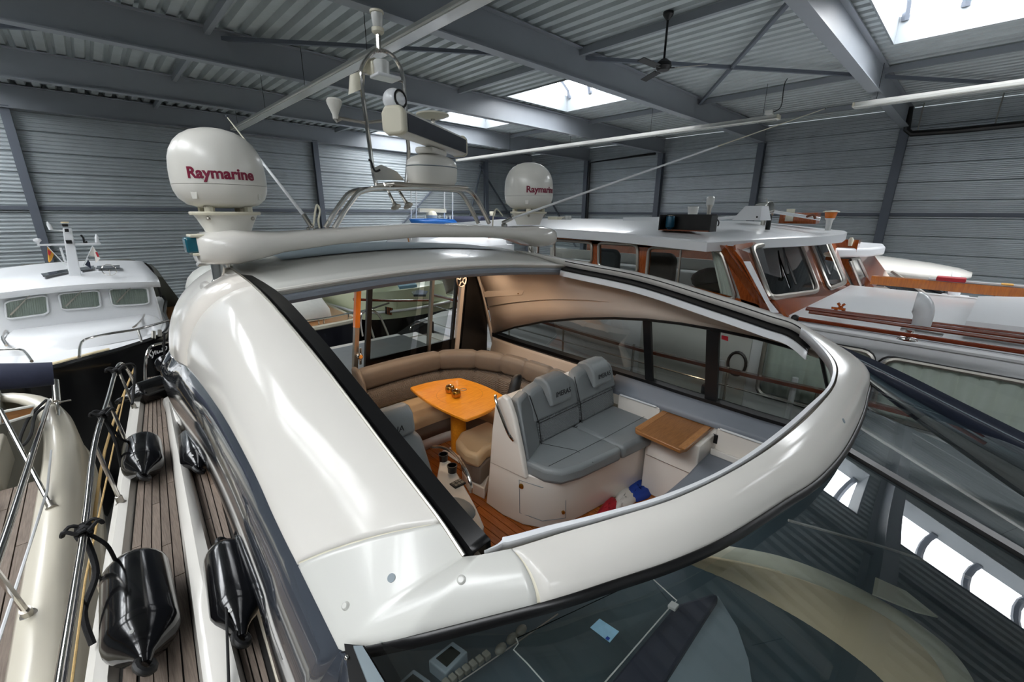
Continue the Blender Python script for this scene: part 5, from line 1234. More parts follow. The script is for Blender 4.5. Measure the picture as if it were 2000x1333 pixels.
obj('rail_post', MB().tube([at(269, 643, Z=-1.80), at(277, 669, Z=-2.0)], .018, 8), 'steel', kc)
obj('bollard', MB().tube([at(300, 662, Z=-2.0), at(300, 648, Z=-1.9)], .03, 8).tube([at(312, 658, Z=-2.0), at(312, 645, Z=-1.9)], .03, 8), 'brushed', kc)
for pts in (((80, 536), (132, 527), (134, 532), (84, 541)), ((156, 524), (184, 520), (182, 526), (158, 530)), ((190, 521), (234, 519), (234, 525), (188, 526))):
    obj('roof_hatch', MB().prism([at(*q_, Y=11.6)+V(0, 0, 0) for q_ in pts] if False else [at(*q_, Z=-1.03) for q_ in pts], (0, 0, .012)), 'darkpane', kc, smooth=0)
obj('roof_wheel', MB().lathe([(.09, 0), (.10, .01), (.09, .02)], at(213, 528, Z=-.96), (.2, -1, .3), 14, False).tube([at(215, 538, Z=-1.06), at(213, 528, Z=-.96)], .012, 6), 'steel', kc)
# name on the bow
def hp_(u, v):
    k = ray(u, v); n = V(.58, -.5, 0).normalized(); return k*(V(.10, 8.72, 0).dot(n)/k.dot(n))
ha, hb = hp_(279, 694), hp_(318, 679)
ex_ = V(.5, .58, 0).normalized(); hn = V(ex_.y, -ex_.x, 0); cN = (ha+hb)/2+hn*.06
text('boat_name', 'Kyldaip', 'whiteprint', kc, lambda X, Y, Z: cN+ex_*X+V(0, 0, 1)*Y+hn*Z, .15, .002, .004, .35)
# mast with flags
def m6(u, v): return at(u, v, Y=10.5)
ms = empty_part('mast', kc)
obj('mast_post', MB().loft([[c+V(a*s, b*s, 0) for a, b in ((-.075, -.04), (.075, -.04), (.075, .05), (-.075, .05))] for c, s in ((m6(148, 545), 1), (m6(131, 446), .72))]), 'white', ms, smooth=0, bevel=.012)
obj('crosstree', MB().bar(m6(73, 479), m6(197, 476), .035, .03), 'white', ms)
obj('mast_panel', MB().prism([m6(*q_)+V(0, -.05, 0) for q_ in ((128, 469), (140, 469), (142, 476), (130, 476))], (0, -.01, 0)), 'black', ms, smooth=0)
obj('mast_light', MB().prism([m6(*q_)+V(0, -.05, 0) for q_ in ((126, 447), (134, 447), (135, 453), (127, 453))], (0, -.01, 0)).lathe([(.035, 0), (.04, .04), (.03, .045)], m6(128, 443), (0, 0, 1), 12), 'black', ms)
obj('mast_cap', MB().lathe([(.05, 0), (.05, .02)], m6(127, 436), (0, 0, 1), 12), 'creampanel', ms)
for a, b, r in (((100, 449), (92, 433), .03), ((190, 474), (188, 458), .03)):
    obj('antenna_pod', MB().tube([m6(*a), lerp(m6(*a), m6(*b), .6), m6(*b)], [r, r*.9, r*.35], 10), 'white', ms)
obj('pod_arm', MB().tube([m6(101, 449), m6(124, 452)], .008, 6), 'white', ms)
obj('gps_cup', MB().lathe([(.015, 0), (.02, .03), (.05, .06), (.045, .09), (.001, .1)], m6(75, 478), (0, 0, 1), 12), 'white', ms)
obj('wind_vane', MB().tube([m6(165, 475), m6(163, 465), m6(158, 459)], .015, 6).ball(m6(168, 473), .02, n=8, m=5), 'black', ms)
obj('ladder_step', MB().tube([m6(118, 484), m6(126, 508), m6(128, 512), m6(133, 512)], .015, 6), 'white', ms)
for lbl, pole, tri, m in (('small yellow and red pennant on the mast of the white cruiser', ((131, 522), (92, 481)), ((92, 481), (106, 496), (101, 508), (97, 513), (94, 511)), 'yellow'),
                          ('white swallow tailed pennant with red mark on the cruiser mast', ((163, 519), (181, 480)), ((181, 480), (190, 494), (196, 505), (187, 514), (185, 502), (174, 499)), 'cloth'),
                          ('tiny blue ensign low beside the cruiser mast', ((163, 519), (172, 505)), ((172, 508), (176, 513), (178, 526), (174, 522), (166, 518)), 'darkblue')):
    pn = thing('pennant', lbl, 'flag', m6(*pole[0])); obj('staff', MB().tube([m6(*pole[0]), m6(*pole[1])], .006, 6), 'white', pn)
    pts = [m6(*q_)+V(0, .02*math.sin(i*1.9), 0) for i, q_ in enumerate(tri)]
    obj('cloth', MB().prism(pts, (0, .004, 0)), m, pn, smooth=0)
    if m == 'cloth': obj('red_mark', MB().prism([m6(*q_)+V(0, -.012, 0) for q_ in ((186, 493), (190, 492), (194, 502), (190, 502))], (0, -.004, 0)), 'red', pn, smooth=0)
    if m == 'yellow': obj('red_mark', MB().prism([m6(*q_)+V(0, -.012, 0) for q_ in ((93, 487), (100, 492), (98, 500), (94, 497))], (0, -.004, 0)), 'red', pn, smooth=0)
# canopy behind the cruiser
cb = thing('dark_canopy', 'dark olive boat canopy rising behind the white cruiser roof', 'canopy', (-.4, 15, -2.0))
cr = []
for y, zt in ((13.4, -1.32), (14.2, -1.22), (15.5, -1.2), (16.2, -1.45)):
    cr.append([V(-2.2, y, -2.4), V(-1.9, y, zt-.25), V(-1.3, y, zt-.03), V(-.3, y, zt), V(.6, y, zt-.03), V(1.05, y, zt-.22), V(1.4, y, -2.4)])
obj('canvas', MB().loft(cr, True, True), 'olive', cb, smooth=60)
obj('frame_tube', MB().tube(smooth_path([at(*q_, Y=13.3) for q_ in ((240, 515), (285, 516), (300, 535), (312, 570), (318, 600))], 4), .025, 6), 'black', cb)
obj('stand', MB().box(-2, 1.2, 13.6, 16, ZF, -2.4), 'blackhull', cb, smooth=0)
# ================================================================== MAHOGANY WHEELHOUSE BOAT (right)
mb_ = thing('mahogany_trawler', 'white boat with varnished mahogany wheelhouse and white visor roof', 'boat', (6.9, 1.0, ZF))
ol = [V(4.86, 8, 0), V(4.84, 4, 0), V(4.84, 0, 0), V(4.95, -3, .1), V(5.4, -5.5, .2), V(6.85, -8, .35), V(8.3, -5.5, .2), V(8.75, -3, .1), V(8.86, 0, 0), V(8.86, 4, 0), V(8.84, 8, 0)]
hull_from('hull', ol, -2.25, mb_, 'white'); keelblock(mb_, 6.85, 1)
obj('main_deck', MB().prism([V(4.9, 7.9, -2.26), V(4.9, -3, -2.26), V(6.85, -7.5, -2.2), V(8.8, -3, -2.26), V(8.8, 7.9, -2.26)], (0, 0, .03)), 'gelcoat_grey', mb_, smooth=0)
# trunk cabin forward, coach roof
def tside(u, v): return at(u, v, X=5.25)
tz0, tz1 = -1.03, -2.24
tp = [V(5.25, 6.5, -1.05), V(5.25, 1.1, -1.04), V(5.25, -3, -1.06), V(5.7, -5.6, -1.1), V(8.0, -5.6, -1.1), V(8.45, -3, -1.06), V(8.45, 6.5, -1.05)]
obj('trunk_cabin', MB().loft([[p+V(0, 0, tz1-p.z) for p in tp], [p+V(0, 0, -.06) for p in tp], [lerp(V(6.85, 0, p.z), p, .975)+V(0, 0, 0) for p in tp]], True, False), 'white', mb_, smooth=30)
obj('coach_roof', MB().prism([lerp(V(6.85, 0, p.z), p, 1.012)+V(0, 0, -.03) for p in tp], (0, 0, .045)), 'white', mb_, smooth=0, bevel=.018, seg=3)
obj('coach_crown', MB().grid([[V(x, y, -1.015+.05*math.sin(PI*(x-5.6)/2.5)) for x in [5.6+.25*k for k in range(11)]] for y in (1.1, -1, -3, -5)]), 'white', mb_, smooth=60)
obj('roof_moulding', MB().tube([V(5.235, 6.4, -1.10), V(5.235, -3, -1.11)], .03, 8), 'white', mb_)
def curtain_window(ya, yb, za, zb, name, cloth_mat='curtain_cream'):
    w_ = empty_part(name, mb_); X = 5.18; r = .10
    rr = []
    for cx_, cz_, a0 in ((ya-r, za-r, 0), (yb+r, za-r, 90), (yb+r, zb+r, 180), (ya-r, zb+r, 270)):
        for k in range(5):
            a = math.radians(a0+90*k/4); rr.append(V(X, cx_+r*math.cos(a), cz_+r*math.sin(a)))
    obj('frame', MB().tube([p+V(-.012, 0, 0) for p in rr], .022, 6, True), 'brushed', w_)
    obj('casing', MB().loft([[p for p in rr], [p+V(.07, 0, 0) for p in rr]], True, False), 'gelcoat_grey', w_, smooth=0)
    obj('gasket', MB().tube([p+V(-.014, (p.y-(ya+yb)/2)*.03, (p.z-(za+zb)/2)*.06) for p in rr], .010, 6, True), 'black', w_)
    n = max(6, int((ya-yb)/.12)); cu = []
    for k in range(n*4+1):
        f = k/(n*4); o = .052*(1-abs(math.sin(f*n*PI))); cu.append([V(X+.012+o, lerp(ya-.02, yb+.02, f), za-.02), V(X+.012+o, lerp(ya-.02, yb+.02, f), zb+.02)])
    obj('curtain', MB().grid(cu), cloth_mat, w_, smooth=80)
    obj('pane', MB().prism([p+V(-.018, 0, 0) for p in rr], (-.004, 0, 0)), 'clear_glass', w_, smooth=0)
    return w_
def tw(u, v): p = tside(u, v); return p
w1 = tw(1735, 704); curtain_window(w1.y+.02, -2.6, -1.27, -1.85, 'curtained_window')
curtain_window(1.35, .42, -1.25, -1.95, 'curtained_window')
obj('side_panel', MB().box(5.22, 5.245, 1.5, 2.9, -2.2, -1.2), 'gelcoat_grey', mb_, smooth=0, bevel=.01)
obj('round_port', MB().tube([V(5.215, 1.62+.10*math.cos(a), -1.68+.14*math.sin(a)) for a in [2*PI*k/20 for k in range(20)]], .018, 6, True), 'black', mb_)
obj('round_glass', MB().lathe([(.001, .002), (.10, .002), (.10, -.005)], (5.225, 1.62, -1.68), (-1, 0, 0), 20), 'darkpane', mb_)
# mahogany bulwark rail and steel rail
r1 = [at(1050, 626, X=4.9), at(1250, 683, X=4.9), at(1480, 737, X=4.9), at(1610, 766, X=4.9), at(1800, 815, X=4.9)]
obj('cap_rail', MB().loft([[p+V(a, 0, b) for a, b in ((-.03, -.02), (.03, -.02), (.03, .02), (-.03, .02))] for p in [V(4.9, 7.5, -1.63)]+r1+[V(4.95, -3, -1.62)]]), 'redwood', mb_, smooth=0)
for y in (5.2, 4.0, 2.8, 1.6, .75, -.3):
    obj('rail_stanchion', MB().tube([V(4.9, y, -2.25), V(4.9, y, -1.64)], .016, 8), 'steel', mb_)
obj('mid_rail', MB().tube([V(4.9, 7.5, -1.86), V(4.9, -3, -1.86)], .012, 8), 'steel', mb_)
obj('white_post', MB().tube([V(5.02, 1.72, -2.25), V(5.02, 1.72, -1.62)], .03, 8), 'white', mb_)
obj('white_post', MB().tube([V(5.02, .98, -2.25), V(5.02, .98, -1.62)], .03, 8), 'white', mb_)
obj('cleat', MB().box(4.96, 5.12, 1.78, 1.9, -2.24, -1.95), 'black', mb_, bevel=.03)
# wheelhouse: side wall plane X=5.42 and raked front plane
FN = V(0, -(1.0-.36), -(1.75-1.2)); F0 = V(5.4, 1.2, -1.02)
fn = V(0, .64, .55).cross(V(1, 0, 0)); 
def fp(u, v, off=0):
    k = ray(u, v); e = V(0, .55, .64).normalized(); n = e.cross(V(1, 0, 0)).normalized()
    if n.y > 0: n = -n
    return k*(F0.dot(n)/k.dot(n)) + n*off
WX = 5.42
def sw(u, v, off=0): return at(u, v, X=WX)+V(-off, 0, 0)
zt, zb = -.34, -1.04
# side windows (openings as glazed units over the wood, mullioned)
side = empty_part('wheelhouse_side', mb_)
def quadwin(pts, parent, place, nv, split=None, fr=.022, glassm='clear_glass', rad=.16):
    w_ = empty_part('window', mb_) if parent is None else parent
    c4 = [place(*p) for p in pts]; rr = []
    for i in range(len(c4)):
        a, b, c = c4[i-1], c4[i], c4[(i+1) % len(c4)]
        p0, p2 = lerp(b, a, rad), lerp(b, c, rad)
        for f in (0, .33, .66, 1.0): rr.append(lerp(lerp(p0, b, f), lerp(b, p2, f), f))
    obj('frame', MB().tube([p+nv*.012 for p in rr], fr, 8, True), 'brushed', w_)
    obj('pane', MB().prism([p+nv*.002 for p in rr], nv*.004), glassm, w_, smooth=0)
    if split: a, b = place(*split[0]), place(*split[1]); obj('glazing_bar', MB().bar(a+nv*.012, b+nv*.012, .02, .02), 'brushed', w_)
    return rr
holes = []
w1p = ((1264, 491), (1402, 489), (1452, 590), (1262, 560))
SN = V(-1, 0, 0)
rows_side = [quadwin(((1268, 483), (1408, 488), (1440, 588), (1262, 556)), None, sw, SN, ((1331, 486), (1324, 560)), rad=.14),
             quadwin(((1170, 474), (1246, 478), (1246, 535), (1170, 520)), None, sw, SN),
             quadwin(((1083, 469), (1157, 474), (1156, 515), (1083, 505)), None, sw, SN)]
# wood framing between and round the windows, as boards
def board(name, pts, place, nv, m='mahogany', th=.03):
    return obj(name, MB().prism([place(*p) for p in pts], nv*-th), m, mb_, smooth=0)
board('top_board', ((1060, 458), (1392, 478), (1398, 488), (1404, 490), (1266, 484), (1060, 470)), sw, SN)
board('pillar', ((1154, 470), (1172, 470), (1172, 530), (1154, 526)), sw, SN)
board('pillar', ((1244, 474), (1270, 478), (1264, 570), (1244, 560)), sw, SN)
board('pillar', ((1392, 476), (1400, 478), (1500, 622), (1440, 605), (1448, 590), (1442, 570), (1412, 490)), sw, SN)
low = [V(WX, 6.4, -.86), V(WX, 3.0, -.86), V(WX, 1.9, -.96), V(WX, 1.3, -1.08), V(WX, 6.4, -1.10)]
obj('lower_board', MB().prism([V(WX, 6.4, -.80), V(WX, 2.98, -.80), V(WX, 1.78, -.95), V(WX, 1.20, -1.06), V(WX, 6.4, -1.06)], (.03, 0, 0)), 'mahogany', mb_, smooth=0)
p_a, p_b = sw(1394, 478), sw(1498, 620)
q_a, q_b = fp(1440, 482), fp(1540, 618)
obj('corner_board', MB().prism([p_a, q_a, q_b, p_b], (.03, .03, 0)), 'mahogany', mb_, smooth=0)
obj('corner_bead', MB().tube([lerp(p_a, q_a, .5)+V(-.01, -.01, 0), lerp(p_b, q_b, .4)+V(-.01, -.01, 0)], .015, 6), 'mahogany', mb_)
obj('corner_sliver', MB().prism([fp(1452, 512, .01), fp(1464, 512, .01), fp(1502, 590, .01), fp(1520, 612, .01), fp(1506, 612, .01)], (0, .01, 0)), 'white', mb_, smooth=0)  # narrow white piece laid over the corner boarding
fN = (fp(1500, 500, 1)-fp(1500, 500)).normalized()
quadwin(((1465, 483), (1559, 472), (1597, 570), (1501, 584)), None, fp, fN, fr=.03, rad=.12)
quadwin(((1578, 466), (1612, 463), (1650, 553), (1617, 566)), None, fp, fN, fr=.03, rad=.12)
board('front_board', ((1436, 478), (1640, 452), (1646, 462), (1614, 464), (1576, 467), (1562, 471), (1464, 483), (1438, 490)), fp, fN)
board('front_board', ((1540, 620), (1600, 604), (1664, 575), (1652, 552), (1618, 566), (1600, 570), (1500, 586), (1480, 560), (1440, 485), (1436, 490)), fp, fN)
board('front_pillar', ((1556, 470), (1580, 466), (1620, 566), (1594, 572)), fp, fN)
board('front_pillar', ((1611, 462), (1626, 458), (1664, 572), (1648, 556)), fp, fN)
for a, b in (((1526, 500), (1548, 560)), ((1524, 488), (1532, 540)), ((1590, 480), (1615, 540))):
    obj('wiper', MB().bar(fp(*a, .04), fp(*b, .04), .02, .015), 'black', mb_, smooth=0)
# roof with deep fascia
rl_ = [at(1060, 447, X=5.2), at(1382, 471, X=5.2)]
ra0 = rl_[0]; ra0 = V(5.2, 7.5, rl_[0].z+.03); ra1 = rl_[1]
fx = [V(5.2, 7.5, -.20), V(5.2, 5, -.215), V(5.2, 3.4, -.24), ra1, V(5.9, 1.72, -.255), V(6.6, 1.35, -.235), V(7.3, 1.22, -.22), V(8.0, 1.3, -.21), V(8.4, 1.6, -.205), V(8.55, 2.2, -.20), V(8.55, 7.5, -.20)]
obj('roof', MB().loft([[p+V(0, 0, -.125) for p in fx], [p+V(0, 0, -.02) for p in fx], [lerp(V(6.9, 4, p.z), p, .985) for p in fx], [V(lerp(6.9, p.x, .62), lerp(4.2, p.y, .62), -.095) for p in fx]]), 'white', mb_, smooth=22)
# inside the wheelhouse
obj('far_wall', MB().box(8.40, 8.44, 2.0, 7.4, -1.05, -.82), 'gelcoat_grey', mb_, smooth=0)
obj('aft_wall', MB().box(5.45, 8.4, 7.3, 7.4, -2.2, -1.3), 'mahogany', mb_, smooth=0)
obj('console', MB().box(5.6, 8.3, 1.55, 2.0, -2.0, -1.0), 'teaktop', mb_, bevel=.03)
obj('wheelhouse_floor', MB().box(5.45, 8.4, 1.6, 7.3, -2.2, -2.0), 'gelcoat_grey', mb_, smooth=0)
for x, y in ((6.0, 3.15), (6.0, 4.1)):
    obj('helm_chair', MB().prism([V(x, y-.25, -1.3), V(x, y+.25, -1.3), V(x, y+.25, -.62), V(x, y+.18, -.54), V(x, y-.18, -.54), V(x, y-.25, -.62)], (.12, 0, .0)), 'teakedge' if False else 'rubber', mb_, smooth=50, bevel=.05, seg=3)
obj('instrument_hood', MB().ball((6.1, 2.35, -.86), .34, .30, .17, 16, 8), 'rubber', mb_)
cu = []
for k in range(25):
    f = k/24; o = .02*math.sin(f*9*PI)
    a, b = sw(lerp(1385, 1418, f), lerp(490, 500, f)), sw(lerp(1405, 1446, f), lerp(583, 592, f))
    cu.append([a+V(.06+o, 0, 0), lerp(a, b, .5)+V(.06+o, 0, 0), b+V(.06+o, 0, 0)])
obj('side_curtain', MB().grid(cu), 'curtain_cream', mb_, smooth=80)
jk2 = thing('bundled_ensign', 'red white and blue ensign bundled on the mahogany wheelhouse dashboard', 'flag', fp(1555, 550, -.3))
for k, (u, v, m) in enumerate(((1540, 556, 'darkblue'), (1553, 551, 'cloth'), (1566, 546, 'red'))):
    obj(('blue', 'white', 'red')[k]+'_fold', MB().ball(fp(u, v, -.35), .13, .10, .07, 12, 8), m, jk2)
# things standing on the roof
def rp(u, v, X=6.2): return at(u, v, X=X)
tb_ = at(1288, 450, X=5.36); te_ = at(1387, 447, X=5.36); tz = at(1288, 420, X=5.36).z
tr_box = thing('black_tray', 'open black tray box with rusty edges on the mahogany boat roof', 'tray', tb_)
y0_, y1_ = te_.y, tb_.y
obj('back', MB().box(5.51, 5.525, y0_, y1_, tb_.z, tz+.01), 'black', tr_box, smooth=0)
obj('floor', MB().box(5.34, 5.52, y0_, y1_, tb_.z, tb_.z+.012), 'corten', tr_box, smooth=0)
for y in (y0_, y1_): obj('end', MB().box(5.34, 5.52, y-.008, y+.008, tb_.z, tz), 'black', tr_box, smooth=0)
cp = at(1308, 443, X=5.43)
cn_ = thing('drink_can', 'teal drink can standing in the black tray', 'can', cp)
obj('body', MB().lathe([(.025, 0), (.03, .008), (.055, .03), (.055, .15), (.05, .165)], (cp.x, cp.y, tb_.z+.012), (0, 0, 1), 20), 'tealcan', cn_)
obj('lid', MB().lathe([(.048, .166), (.05, .175), (.044, .178), (.001, .172)], (cp.x, cp.y, tb_.z+.012), (0, 0, 1), 20), 'steel', cn_)
def simple(name, label, cat, loc, parts):
    t = thing(name, label, cat, loc)
    for nm, mb__, m in parts: obj(nm, mb__, m, t)
    return t
p = rp(1352, 424); simple('plastic_cup', 'clear plastic cup upside down behind the black tray', 'cup', p, [('body', MB().lathe([(.06, 0), (.065, .05), (.075, .13), (.07, .13)], p, (0, 0, 1), 16), 'clear'), ('rim', MB().lathe([(.075, .125), (.08, .132), (.075, .138)], p, (0, 0, 1), 16, False), 'clear')])
p = rp(1384, 420); simple('roof_lamp', 'small lamp on a grey post by the black tray', 'lamp', p, [('post', MB().lathe([(.03, -.05), (.025, .08), (.045, .13)], p, (0, 0, 1), 14), 'brushed'), ('lens', MB().lathe([(.05, .13), (.055, .22), (.04, .24), (.001, .245)], p, (0, 0, 1), 16), 'clear')])
p = rp(1395, 432, 5.6); 
p0_, p1_ = rp(1390, 428, 6.0), rp(1446, 424, 6.0)
simple('hatch_rod', 'thin white rod lying beside the white vent housing', 'rod', p0_, [('rod', MB().tube([p0_, p1_], .02, 8), 'white'), ('clip', MB().tube(smooth_path([rp(1392, 440, 5.7), rp(1398, 428, 5.7), rp(1404, 434, 5.7), rp(1402, 442, 5.7)], 4), .008, 6), 'black')])
va = rp(1440, 430, 6.0); simple('vent_housing', 'white wedge shaped vent housing on the mahogany boat roof', 'vent', va,
   [('housing', MB().loft([[V(x, y, va.z) for x, y in ((5.9, va.y+.03), (6.3, va.y+.03), (6.3, va.y-.30), (5.9, va.y-.30))], [V(x, y, va.z+.17) for x, y in ((5.98, va.y-.08), (6.25, va.y-.08), (6.25, va.y-.26), (5.98, va.y-.26))]]), 'white'), ('screw', MB().ball((5.89, va.y-.26, va.z+.04), .012, n=8, m=6), 'black')])
s_ = rp(1494, 412, 6.9); dr = V(-.25, -1, 0).normalized(); simple('chrome_searchlight', 'chrome searchlight on the mahogany boat roof', 'searchlight', s_,
   [('shell', MB().lathe([(.05, -.14), (.10, -.12), (.12, .0), (.125, .06), (.11, .065), (.001, .06)], s_, dr, 24), 'steel'), ('foot', MB().tube([s_+V(0, 0, -.1), s_+V(0, 0, -.24)], .03, 10), 'brushed')])
a, b = rp(1512, 414, 7.0), rp(1602, 428, 7.0)
simple('boat_hook', 'white boat hook lying over the mahogany box', 'boat hook', a, [('shaft', MB().tube([a, b], .022, 8), 'white'), ('hook', MB().tube(smooth_path([rp(1575, 424, 6.95), rp(1588, 420, 6.95), rp(1592, 428, 6.95)], 4), .015, 6), 'corten')])
a = rp(1526, 428, 7.4); b = rp(1598, 428, 7.4); simple('mahogany_box', 'low mahogany box on the far side of the visor roof', 'box', a, [('case', MB().box(7.3, 7.5, b.y, a.y, a.z-.06, a.z+.09), 'mahogany'), ('strap', MB().box(7.28, 7.30, a.y-.18, a.y-.08, a.z-.03, a.z+.14), 'ivory')])
p = rp(1620, 432, 7.0); simple('amber_beacon', 'amber beacon lamp at the front of the visor roof', 'beacon', p, [('base', MB().lathe([(.03, -.12), (.035, -.03), (.04, .01), (.06, .035)], p, (0, 0, 1), 18), 'clear'), ('lens', MB().lathe([(.055, .035), (.07, .10), (.07, .11)], p, (0, 0, 1), 18), 'amber'), ('cap', MB().lathe([(.09, .11), (.092, .12), (.06, .13), (.001, .132)], p, (0, 0, 1), 18), 'ivory')])
p = rp(1087, 437, 6.0); simple('air_horn', 'white and chrome horn unit at the aft end of the visor roof', 'horn', p, [('case', MB().box(p.x-.1, p.x+.1, p.y-.1, p.y+.12, p.z-.03, p.z+.12), 'ivory'), ('bell', MB().lathe([(.02, 0), (.05, .08), (.055, .09)], p+V(-.05, -.15, .05), (-.4, -1, 0), 14), 'steel')])
p = rp(1109, 437, 6.0); simple('roof_cup_light', 'white cup shaped light beside the horn unit', 'lamp', p, [('stem', MB().lathe([(.04, -.03), (.03, .03)], p, (0, 0, 1), 12), 'ivory'), ('cup', MB().lathe([(.03, .03), (.055, .06), (.06, .11), (.05, .13), (.001, .13)], p, (0, 0, 1), 14), 'clear')])
a, b = rp(1220, 429, 6.3), rp(1290, 428, 6.3); simple('white_batten', 'white batten lying on the visor roof behind the tray', 'batten', a, [('batten', MB().bar(a, b, .10, .06), 'white'), ('end_pad', MB().bar(a+V(0, 0, -.04), a+V(0, -.2, -.04), .08, .03), 'black')])
p = rp(1503, 424, 6.4); simple('whip_aerial', 'short whip aerial beside the chrome searchlight', 'antenna', p, [('whip', MB().tube([p, rp(1497, 388, 6.4)], .006, 6), 'brushed'), ('foot', MB().lathe([(.03, -.16), (.03, 0), (.015, .04)], p, (0, 0, 1), 10), 'black')])
# foredeck gear on the coach roof
def cr_(u, v, z=-.95): return at(u, v, Z=z)
for k, (a, b, m, r) in enumerate((((1574, 604), (2060, 668), 'redwood', .016), ((1580, 610), (2060, 678), 'redwood', .016), ((1576, 601), (2060, 660), 'redwood', .011))):
    pa, pb = cr_(*a, -.93), cr_(*b, -.93)
    simple('deck_pole', ('upper', 'lower', 'thin third')[k]+' mahogany pole of the bundle lashed along the coach roof', 'pole', pa, [('shaft', MB().tube([pa, lerp(pa, pb, .9)], r, 8), m), ('tip', MB().tube([lerp(pa, pb, .9), pb], [r, r*.7], 8), 'redwood')])['group'] = 'mahogany pole bundle'
pa, pb = cr_(1553, 622, -.94), cr_(2060, 697, -.94)
simple('boarding_pole', 'single mahogany pole with black ball end along the near edge of the coach roof', 'pole', pa, [('shaft', MB().tube([pa, pb], .019, 10), 'redwood'), ('ball_end', MB().ball(pa, .036, n=12, m=8), 'rubber')])
p = cr_(1622, 612, -.98); simple('pole_cradle', 'wooden trestle cradle holding the pole bundle', 'cradle', p, [('leg', MB().bar(p, p+V(.03, -.1, .11), .02, .02), 'mahogany'), ('leg', MB().bar(p+V(0, -.14, 0), p+V(.03, -.04, .11), .02, .02), 'mahogany'), ('bar', MB().bar(p+V(-.01, -.12, .06), p+V(-.01, 0, .06), .02, .02), 'mahogany')])
p = cr_(1772, 664, -1.0); simple('chrome_cleat', 'chrome deck fitting under the single mahogany pole', 'cleat', p, [('base', MB().lathe([(.07, 0), (.06, .012), (.02, .02)], p, (0, 0, 1), 18), 'steel'), ('post', MB().lathe([(.02, .01), (.018, .06), (.03, .07), (.03, .085)], p, (0, 0, 1), 14), 'steel')])
def cowl(label, base, s):
    t = thing('vent_cowl', label, 'ventilator', base, 'white vent cowls')
    rings = []
    for k in range(9):
        f = k/8; a = f*PI*.5
        c = base+V(.0, 0, 0)+V(0, -.02, 0)*s+V(0, 0, .16*s) + V(0, .14*s*(1-math.cos(a)), .17*s*math.sin(a))
        c = base+V(0, .10*s*(1-math.cos(a)), (.12+.18*math.sin(a))*s) if f > 0 else base
        rad = lerp(.075, .12, f)*s; ax = V(0, math.sin(a), math.cos(a)); e1 = V(1, 0, 0); e2 = ax.cross(e1)
        rings.append([c+e1*rad*math.cos(q)+e2*rad*math.sin(q) for q in [2*PI*j/18 for j in range(18)]])
    obj('cowl', MB().loft(rings, True, False), 'white', t, smooth=60, solid=.012)
    obj('throat', MB().lathe([(.001, 0), (.105*s, 0), (.105*s, -.01)], base+V(0, .095*s, .30*s), (0, 1, 0), 18), 'curtain', t)
    obj('plinth', MB().box(base.x-.13*s, base.x+.13*s, base.y-.20*s, base.y+.16*s, base.z-.03*s, base.z+.012*s), 'white', t, bevel=.01)
    return t
cowl('white vent cowl on the near side of the coach roof between the poles', cr_(1797, 643, -.97), .78)
ho = [cr_(*q_, -.94) for q_ in ((1908, 587), (2080, 590), (2080, 660), (1884, 638))]
simple('deck_hatch', 'large white slab hatch on the coach roof at the right edge', 'hatch', ho[0], [('slab', MB().prism(ho, (0, 0, .05)), 'white'), ('lower_frame', MB().prism([q_+V(-.02, 0, -.06) for q_ in ho], (0, 0, .05)), 'gelcoat_grey')])
fa_, fb_ = at(1690, 563, Z=-.98), at(2080, 598, Z=-.86)
t = simple('varnished_gangplank', 'long orange varnished plank with striped measuring tape along the far side', 'plank', fa_, [('board', MB().bar(V(8.2, fa_.y, -.90), V(8.0, -6, -.88), .12, .12), 'orangewood'), ('tape', MB().bar(V(8.2, fa_.y-.6, -.82), V(8.0, -6, -.80), .10, .02), 'white')])
for y in (.1, -.75): obj('red_clamp', MB().box(8.02, 8.22, y-.14, y+.14, -.82, -.77), 'red', t, bevel=.01)
for k in range(14): obj('yellow_mark', MB().box(8.02, 8.16, -.45-k*.35, -.35-k*.35, -.808, -.796), 'yellow', t, smooth=0)
# ================================================================== BOATS BEYOND
m2 = thing('second_mahogany_boat', 'second mahogany wheelhouse boat with white visor just beyond the first', 'boat', (10.3, 3, ZF))
ol2 = [V(9.2, 8, 0), V(9.2, 2, 0), V(9.25, -2, 0), V(9.9, -5, .2), V(10.6, -6.5, .3), V(11.3, -5, .2), V(11.5, -2, 0), V(11.5, 8, 0)]
hull_from('hull', ol2, -2.0, m2, 'white'); keelblock(m2, 10.35, 1)
obj('cabin', MB().loft([[V(x, y, -2.0) for x, y in ((9.4, 7), (9.4, 1.2), (11.3, 1.2), (11.3, 7))], [V(x, y, -1.15) for x, y in ((9.4, 7), (9.4, 1.0), (11.3, 1.0), (11.3, 7))], [V(x, y, -.72) for x, y in ((9.4, 7), (9.4, 1.35), (11.3, 1.35), (11.3, 7))]]), 'mahogany', m2, smooth=0)
obj('visor_roof', MB().prism([V(9.2, 7, -.70), V(9.2, 1.6, -.70), V(9.7, 1.2, -.69), V(10.4, 1.08, -.68), V(11.2, 1.2, -.68), V(11.5, 1.6, -.68), V(11.5, 7, -.66)], (0, 0, .16)), 'white', m2, smooth=30, bevel=.04, seg=3)
obj('roof_vent', MB().box(9.6, 10.0, 1.9, 2.3, -.54, -.44), 'white', m2, bevel=.04)
def c2(u, v): return at(u, v, Y=1.16)
obj('front_window', MB().prism([c2(*q_) for q_ in ((1656, 508), (1672, 504), (1694, 552), (1678, 562))], (0, -.02, 0)), 'darkpane', m2, smooth=0)
obj('front_frame', MB().tube([c2(*q_)+V(0, -.03, 0) for q_ in ((1656, 508), (1672, 504), (1694, 552), (1678, 562))], .02, 6, True), 'brushed', m2)
obj('side_window_frame', MB().tube([at(*q_, X=9.39) for q_ in ((1636, 516), (1642, 515), (1668, 564), (1655, 566))], .02, 6, True), 'brushed', m2)
